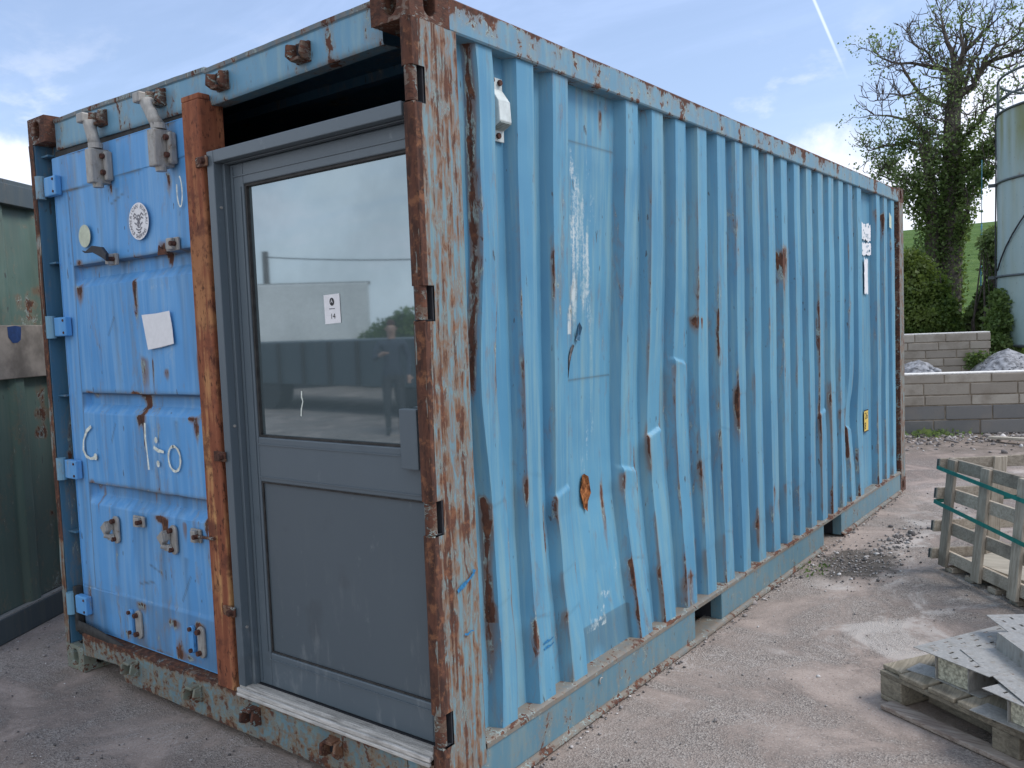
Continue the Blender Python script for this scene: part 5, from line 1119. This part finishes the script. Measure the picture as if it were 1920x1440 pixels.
# ------------------------------------------------------------------ slatted crate
c0 = np.array([.686, 3.669, 0]); ce = np.array([.649, -.761, 0]); cn = np.array([.761, .649, 0]); LEAN = .105
CR = thing('slatted_crate', 'grey slatted timber crate bound with green straps, leaning beside the container', 'crate', (c0[0], c0[1], 0))
CM = Matrix(((ce[0], cn[0], LEAN*cn[0], c0[0]), (ce[1], cn[1], LEAN*cn[1], c0[1]), (0, 0, 1, 0), (0, 0, 0, 1)))   # s along the front, t back, z up; sides rack backwards
def cpart(name, mat, a, b): return MB().box(a, b, CM).build(name, mat, CR, bevel=.004)
CLn, CD, H1 = 1.32, .95, .665

zc_rows = [(.052, .122), (.218, .292), (.415, .490), (.592, H1)]
for z0, z1 in zc_rows:
    cpart('slat', M['woodX'], (.0, .022, z0), (CLn, .042, z1)); cpart('slat', M['woodX'], (.0, CD-.042, z0), (CLn, CD-.022, z1))
    cpart('slat', M['woodY'], (-.020, -.026, z0+.002), (-.0005, CD+.02, z1-.004)); cpart('slat', M['woodY'], (CLn+.0005, -.02, z0+.002), (CLn+.02, CD+.02, z1-.004))
for s in (.028, .355, .675, .985, 1.24):
    cpart('upright', M['woodZ'], (s, .0, .028), (s+.078, .0215, H1-.002)); cpart('upright', M['woodZ'], (s, CD-.0215, .028), (s+.078, CD, H1-.002))
for t in (.30, .62):
    cpart('upright', M['woodZ'], (.0, t, .03), (.021, t+.08, H1-.004)); cpart('upright', M['woodZ'], (CLn-.021, t, .03), (CLn, t+.08, H1-.004))
for i in range(8): cpart('floor_board', M['ply'], (.03, .05+i*.106, .046), (CLn-.03, .15+i*.106, .060))
for s in (.06, .26, .47, .66, .90, 1.15): cpart('skid', M['woodY'], (s, .03, -.002), (s+.075, CD-.04, .0275))
for i, (s, t, z, rx, rz) in enumerate(((.42, .36, .10, 8, 6), (.66, .48, .17, 16, -10), (.98, .40, .12, 4, 14))):
    T_ = Matrix.Translation(Vector(c0)+Vector(ce)*s+Vector(cn)*t+Vector((0, 0, z))) @ Matrix.Rotation(R(-49.5+rz), 4, 'Z') @ Matrix.Rotation(R(rx), 4, 'X') @ Matrix.Rotation(R(-5*i), 4, 'Y')
    cpl = MB().box((-.30, -.22, 0), (.34, .34, .018), T_).build('loose_sheet', M['ply'], None, bevel=.002)
    tag(cpl, ['beige sheet lying lowest inside the slatted crate', 'beige sheet propped at a slant across the crate', 'beige sheet at the far end of the crate floor'][i], 'sheet')
for z in (.605, .400):
    mb = MB(); zz_ = lambda s: z - .055*s*(1 if z > .5 else 1.2)
    loop = [(-.0225, -.0285), (CLn+.0225, -.0285), (CLn+.0225, CD+.0225), (-.0225, CD+.0225)]
    for i in range(4):
        a, b = loop[i], loop[(i+1) % 4]; za_, zb_ = zz_(a[0]), zz_(b[0]); n_ = (b[1]-a[1], -(b[0]-a[0])); l_ = math.hypot(*n_); n_ = (n_[0]/l_*.003, n_[1]/l_*.003)
        vs = [(a[0], a[1], za_-.011), (b[0], b[1], zb_-.011), (b[0], b[1], zb_+.011), (a[0], a[1], za_+.011)]; vs += [(q[0]+n_[0], q[1]+n_[1], q[2]) for q in vs]
        mb.add([tuple(CM @ Vector(q)) for q in vs], [(0, 1, 2, 3), (4, 7, 6, 5), (0, 4, 5, 1), (1, 5, 6, 2), (2, 6, 7, 3), (3, 7, 4, 0)])
    mb.build('strap', M['strap'], CR)
for z0, z1 in zc_rows: MB().box((-.026, -.032, z0+.006), (-.0203, .0, z1-.008), CM).build('corner_clip', M['greenrail'], CR)

# ------------------------------------------------------------------ pallet with steel lintels
q0 = np.array([.875, 1.645, 0]); e1 = np.array([.86, -.51, 0]); e2 = np.array([.51, .86, 0])
PM = Matrix(((e1[0], e2[0], 0, q0[0]), (e1[1], e2[1], 0, q0[1]), (0, 0, 1, 0), (0, 0, 0, 1)))
PL = thing('pallet', 'worn timber pallet carrying steel lintels near the container', 'pallet', (q0[0], q0[1], 0))
def ppart(name, mat, a, b, T=None): return MB().box(a, b, PM @ T if T is not None else PM).build(name, mat, PL, bevel=.004)
for s in (0, .50, 1.0):
    for t in (0, .50, 1.0): ppart('pallet_block', M['pwoodX'], (s, t, .020), (s+.105, t+.12, .0975))
for t in (0, .50, 1.0): ppart('stretcher_board', M['pwoodX'], (.0, t-.002, .098), (1.11, t+.12, .118))
for s in (0, .5, 1.0): ppart('bottom_board', M['pwoodY'], (s, 0, .0), (s+.10, 1.13, .0195))
for i, (s, w) in enumerate(((.10, .118), (.235, .115), (.365, .14), (.52, .12), (.655, .125), (.80, .12), (.94, .12))): ppart('deck_board', M['pwoodY'], (s, -.006, .1185), (s+w, 1.14, .1365))
ppart('deck_board', M['pwoodY'], (-.004, .018, .1185), (.094, 1.14, .1365), Matrix.Rotation(R(-1.5), 4, 'Z'))
T_ = Matrix.Translation(Vector((.915, 1.575, .001))) @ Matrix.Rotation(R(-26.5), 4, 'Z'); tag(MB().box((.0, -.035, 0), (.98, .035, .019), T_).build('loose_batten', M['redwoodX'], None, bevel=.003), 'reddish timber batten lying on the ground against the pallet', 'batten')
T_ = PM @ Matrix.Translation(Vector((.10, .16, .002))) @ Matrix.Rotation(R(-2), 4, 'Z'); tag(MB().box((.02, -.03, 0.0), (.39, .04, .035), T_).build('loose_timber', M['pwoodX'], None, bevel=.003), 'dark timber offcut pushed under the pallet deck', 'offcut')

def slotted(mb, L_, Wd, T, rows, z=0.0, cols=None):
    """thin plate with staggered slots cut through it, L_ along x, Wd along y"""
    edges = [0]; rh = .010
    for r_ in rows: edges += [r_, r_+rh]
    edges.append(Wd)
    for i in range(len(edges)-1):
        y0, y1 = edges[i], edges[i+1]
        if i % 2 == 0: mb.box((0, y0, z), (L_, y1, z+.0025), T)
        else:
            x = 0; st = .03 if (i//2) % 2 else .06
            while st < L_: mb.box((x, y0, z), (st, y1, z+.0025), T); x = st+.024; st += .075
            mb.box((x, y0, z), (L_, y1, z+.0025), T)
def lintel(label, org, ang, L_, Wd, z, hgt, rows, tilt=0.0, roll=0.0, flip=False):
    """steel lintel: slotted base plate over (or under) a foam-filled channel"""
    t = thing('steel_lintel', label, 'lintel', (org[0], org[1], z), 'steel lintels stacked on the pallet'); T = Matrix.Translation((org[0], org[1], z)) @ Matrix.Rotation(ang, 4, 'Z') @ Matrix.Rotation(R(tilt), 4, 'Y') @ Matrix.Rotation(R(roll), 4, 'X')
    mb = MB(); slotted(mb, L_, Wd, T, rows, hgt if not flip else 0); mb.build('slotted_plate', M['galv'], t)
    a, b = Wd*.28, Wd*.72; mb = MB(); z0 = .0 if not flip else .003
    mb.box((0.01, a, z0), (L_-.01, a+.003, z0+hgt-.001), T).box((0.01, b-.003, z0), (L_-.01, b, z0+hgt-.001), T).box((.01, a+.0035, z0 if not flip else z0+hgt-.0035), (L_-.01, b-.0035, z0+.003 if not flip else z0+hgt-.001), T)
    mb.box((0.01, a-.05, z0), (L_-.01, a-.0005, z0+.0025), T).box((.01, b+.0005, z0), (L_-.01, b+.05, z0+.0025), T)
    mb.build('channel', M['galv'], t); MB().box((.02, a+.004, z0+.004), (L_-.03, b-.004, z0+hgt-.005), T).build('foam_core', M['foam'], t, bevel=.002); return t
a2 = math.atan2(e2[1], e2[0])
def PP(s, t): return q0 + e1*s + e2*t
zd = .1370
lintel('slotted steel lintel nearest the pallet corner, foam showing in its end', PP(.435, .07), a2+.02, .95, .328, zd, .097, [.03, .075, .12, .165, .21, .255, .295])
lintel('slotted steel lintel next along the pallet edge with foam in two channels', PP(.80, -.02), a2-.03, .95, .33, zd+.001, .084, [.04, .085, .13, .175, .22, .265])
lintel('slotted steel lintel lying askew on top of the stack', (1.205, 1.965), -.985, .8, .30, .222, .082, [.03, .075, .12, .165, .21, .25], 2.0)
HL = thing('steel_lintel', 'plain flanged steel lintel with a raised top hat resting across the others', 'lintel', (1.165, 1.68, .2), 'steel lintels stacked on the pallet')
T_ = Matrix.Translation((1.155, 1.70, .2385)) @ Matrix.Rotation(math.atan2(-.82, .57), 4, 'Z') @ Matrix.Rotation(R(1.5), 4, 'Y'); th2 = .0028
mb = MB().box((0, 0, 0), (.95, .135, th2), T_); mb.prism([(.1351, th2), (.141, .062), (.144, .062), (.1381, th2)], 'x', .0, .95, T_); mb.prism([(.141, .0621), (.222, .0621), (.222, .065), (.141, .065)], 'x', 0, .95, T_); mb.prism([(.222, .065), (.219, .065), (.231, .0), (.234, .0)], 'x', 0, .95, T_)
mb.build('flanged_channel', M['galv'], HL)
tag(MB().box((0, 0, 0), (.16, .10, .003), PM @ Matrix.Translation((.085, .05, .1372)) @ Matrix.Rotation(R(14), 4, 'Z')).build('steel_offcut', M['galv'], None), 'small flat steel offcut at the pallet corner', 'offcut')
for i, (s, t, a, L_) in enumerate(((.44, -.035, 4, .22), (.70, -.075, -6, .20))):
    T_ = PM @ Matrix.Translation((s, t, .1375)) @ Matrix.Rotation(R(a), 4, 'Z'); mb = MB().box((0, 0, 0), (L_, .10, .0028), T_).box((L_-.003, 0, -.03 if i else .003), (L_, .10, .0 if i else .035), T_)
    tag(mb.build('steel_angle', M['galv'], None), ['bent steel angle on the middle of the pallet edge', 'bent steel angle overhanging the pallet edge'][i], 'steel angle')

# ------------------------------------------------------------------ what the door glass mirrors, behind and left of the viewer
TRL = thing('flatbed_trailer', 'long dark flatbed trailer parked across the yard', 'trailer', (-11, -10, 0))
T_ = Matrix.Translation((-11.2, -10.2, 0)) @ Matrix.Rotation(R(6), 4, 'Z')
MB().box((-5.5, -1.1, .55), (5.5, 1.1, 1.42), T_).build('side_board', M['greenrail'], TRL, bevel=.02); mb = MB()
for x in np.arange(-5.2, 5.3, .9): MB().box((x, 1.101, .56), (x+.08, 1.15, 1.40), T_).build('stake', M['rubber'], TRL)
for x in (-3.2, -2.1, 2.6): MB().tube([tuple(T_ @ Vector((x, .75, .48))), tuple(T_ @ Vector((x, 1.08, .48)))], .48, 20).build('wheel', M['rubber'], TRL)
WB = thing('box_body', 'plain white lorry box standing behind the trailer', 'lorry box', (-19, -15.5, 0))
T_ = Matrix.Translation((-17.6, -14.75, 0)) @ Matrix.Rotation(R(130), 4, 'Z') @ Matrix.Translation((1.2, 1.25, 0)); MB().box((-2.4, -1.25, .9), (2.45, 1.25, 3.02), T_).build('box_shell', M['coping'], WB, bevel=.03); MB().box((-2.3, -1.1, .0), (2.3, 1.1, .89), T_).build('chassis', M['dark'], WB)
MB().box((-2.46, -1.2, 2.98), (2.5, 1.27, 3.06), T_).build('roof_rail', M['galv'], WB)
UP_ = thing('utility_pole', 'timber utility pole with a single sagging wire', 'utility pole', (-24, -17.5, 0)); MB().tube([(-24, -17.5, 0), (-24, -17.5, 4.6)], [.14, .11], 10).build('pole', M['bark'], UP_, True)
MB().tube([(-24+22*t, -17.5-1.5*t, 4.4-2.2*t*(1-t)-.4*t) for t in np.linspace(0, 1, 20)], .022, 5).build('wire', M['cable'], UP_, True)
for i, (x, y, s) in enumerate(((-15.6, -15.5, .9), (-13.6, -15.8, 1.05), (-17.0, -20, 1.0), (-10.6, -17.5, 1.2), (-26, -20, 1.1))):
    bush('field_bush', ['round bush by the white lorry box', 'round bush behind the trailer middle', 'tall bush far behind the lorry box', 'broad bush behind the trailer end', 'bush near the utility pole'][i], [((x, y, 1.0*s), (1.6*s, 1.3*s, 1.1*s)), ((x+.8, y+.3, 1.5*s), (1.1*s, 1.0*s, .9*s))], 3500, M['hedge'], .16, 200+i*3, 'bush', 'bushes across the yard')

# a bystander, seen only as a reflection: one skinned body, head with features, clothes as separate shells
def person(label, loc, face):
    t = thing('person', label, 'person', loc); Tm = Matrix.Translation(loc) @ Matrix.Rotation(face, 4, 'Z')
    J = {'pel': (0, 0, .93, .125), 'bel': (0, .01, 1.08, .122), 'che': (0, .0, 1.28, .135), 'nec': (0, -.01, 1.46, .058), 'hed': (0, .02, 1.56, .075), 'crn': (0, .01, 1.66, .082),
         'hl': (.095, 0, .88, .095), 'kl': (.11, .03, .49, .062), 'al': (.12, -.01, .09, .042), 'tl': (.13, .14, .04, .036), 'hr': (-.095, 0, .88, .095), 'kr': (-.10, .01, .49, .062), 'ar': (-.10, -.03, .09, .042), 'tr': (-.11, .12, .04, .036),
         'sl': (.18, 0, 1.39, .066), 'el': (.25, .02, 1.13, .046), 'wl': (.23, .15, .92, .030), 'ml': (.225, .20, .86, .036), 'sr': (-.18, 0, 1.39, .066), 'er': (-.27, .06, 1.15, .046), 'wr': (-.16, .28, 1.22, .030), 'mr': (-.11, .33, 1.24, .036)}
    E_ = [('pel', 'bel'), ('bel', 'che'), ('che', 'nec'), ('nec', 'hed'), ('hed', 'crn'), ('pel', 'hl'), ('hl', 'kl'), ('kl', 'al'), ('al', 'tl'), ('pel', 'hr'), ('hr', 'kr'), ('kr', 'ar'), ('ar', 'tr'), ('che', 'sl'), ('sl', 'el'), ('el', 'wl'), ('wl', 'ml'), ('che', 'sr'), ('sr', 'er'), ('er', 'wr'), ('wr', 'mr')]
    for side, m_, w_ in (('l', 'ml', 'wl'), ('r', 'mr', 'wr')):
        mp = Vector(J[m_][:3]); dr_ = (mp-Vector(J[w_][:3])).normalized(); ac = dr_.cross(Vector((0, 0, 1))).normalized()
        for i, ln in enumerate((.066, .076, .070, .056)):
            o_ = ac*(.027-.018*i); a_ = mp+o_+dr_*.035; J[f'f{side}{i}'] = (*(mp+o_), .012); J[f'g{side}{i}'] = (*a_, .0095); J[f'h{side}{i}'] = (*(a_+dr_*ln*.6+Vector((0, 0, -.02))), .0085); E_ += [(m_, f'f{side}{i}'), (f'f{side}{i}', f'g{side}{i}'), (f'g{side}{i}', f'h{side}{i}')]
        J[f'p{side}'] = (*(mp+ac*.045-dr_*.02), .012); J[f'q{side}'] = (*(mp+ac*.062+dr_*.025), .010); E_ += [(m_, f'p{side}'), (f'p{side}', f'q{side}')]
    ks = list(J); me = bpy.data.meshes.new('body'); me.from_pydata([J[q][:3] for q in ks], [(ks.index(a), ks.index(b)) for a, b in E_], []); ob = bpy.data.objects.new('body', me); COL.objects.link(ob)
    sk = ob.modifiers.new('skin', 'SKIN')
    for i, q in enumerate(ks): me.skin_vertices[0].data[i].radius = (J[q][3], J[q][3]*(.78 if q in ('pel', 'bel', 'che') else 1)); me.skin_vertices[0].data[i].use_root = q == 'pel'
    ob.modifiers.new('round', 'SUBSURF').levels = 2; ob.modifiers['round'].render_levels = 2; dg = bpy.context.evaluated_depsgraph_get(); m2 = bpy.data.meshes.new_from_object(ob.evaluated_get(dg)); bpy.data.objects.remove(ob)
    body = bpy.data.objects.new('body', m2); COL.objects.link(body); body.parent = t; t.rotation_euler = (0, 0, face); m2.materials.clear()
    for q in (M['skin'], M['jacket'], M['trousers'], M['rubber']): m2.materials.append(q)
    for p in m2.polygons:
        c = p.center; hand = (Vector(c)-Vector(J['wl'][:3])).length < .19 and c.z < .905 or (Vector(c)-Vector(J['mr'][:3])).length < .115
        p.use_smooth = True; p.material_index = 3 if c.z < .10 else 2 if c.z < .90 and abs(c.x) < .215 else 0 if hand or c.z > 1.45 else 1
    def sub(name, mat, c, r): 
        v = ICV*np.array(r)+np.array(c); o = bpy.data.objects.new(name, bpy.data.meshes.new(name)); o.data.from_pydata(v.tolist(), [], ICF.tolist()); o.data.materials.append(mat); COL.objects.link(o); o.parent = t; o.modifiers.new('s', 'SUBSURF').levels = 2; return o
    sub('hair', M['bolt'], (0, -.012, 1.672), (.088, .098, .082)); sub('nose', M['skin'], (0, .112, 1.585), (.014, .022, .022)); sub('ear', M['skin'], (.082, .01, 1.59), (.012, .022, .034)); sub('ear', M['skin'], (-.082, .01, 1.59), (.012, .022, .034))
    for x in (-.032, .032): sub('eye', M['ink'], (x, .090, 1.612), (.012, .010, .008))
    sub('mouth', M['bolt'], (0, .092, 1.538), (.026, .010, .006)); return t
M['skin'] = plain('skin', (.42, .25, .18), .55, var=.08); M['jacket'] = plain('navy_jacket', (.045, .055, .075), .8); M['trousers'] = plain('dark_trousers', (.05, .05, .055), .85)
person('person in a dark jacket standing across the yard with one forearm raised', (-7.35, -7.05, 0), R(-45))
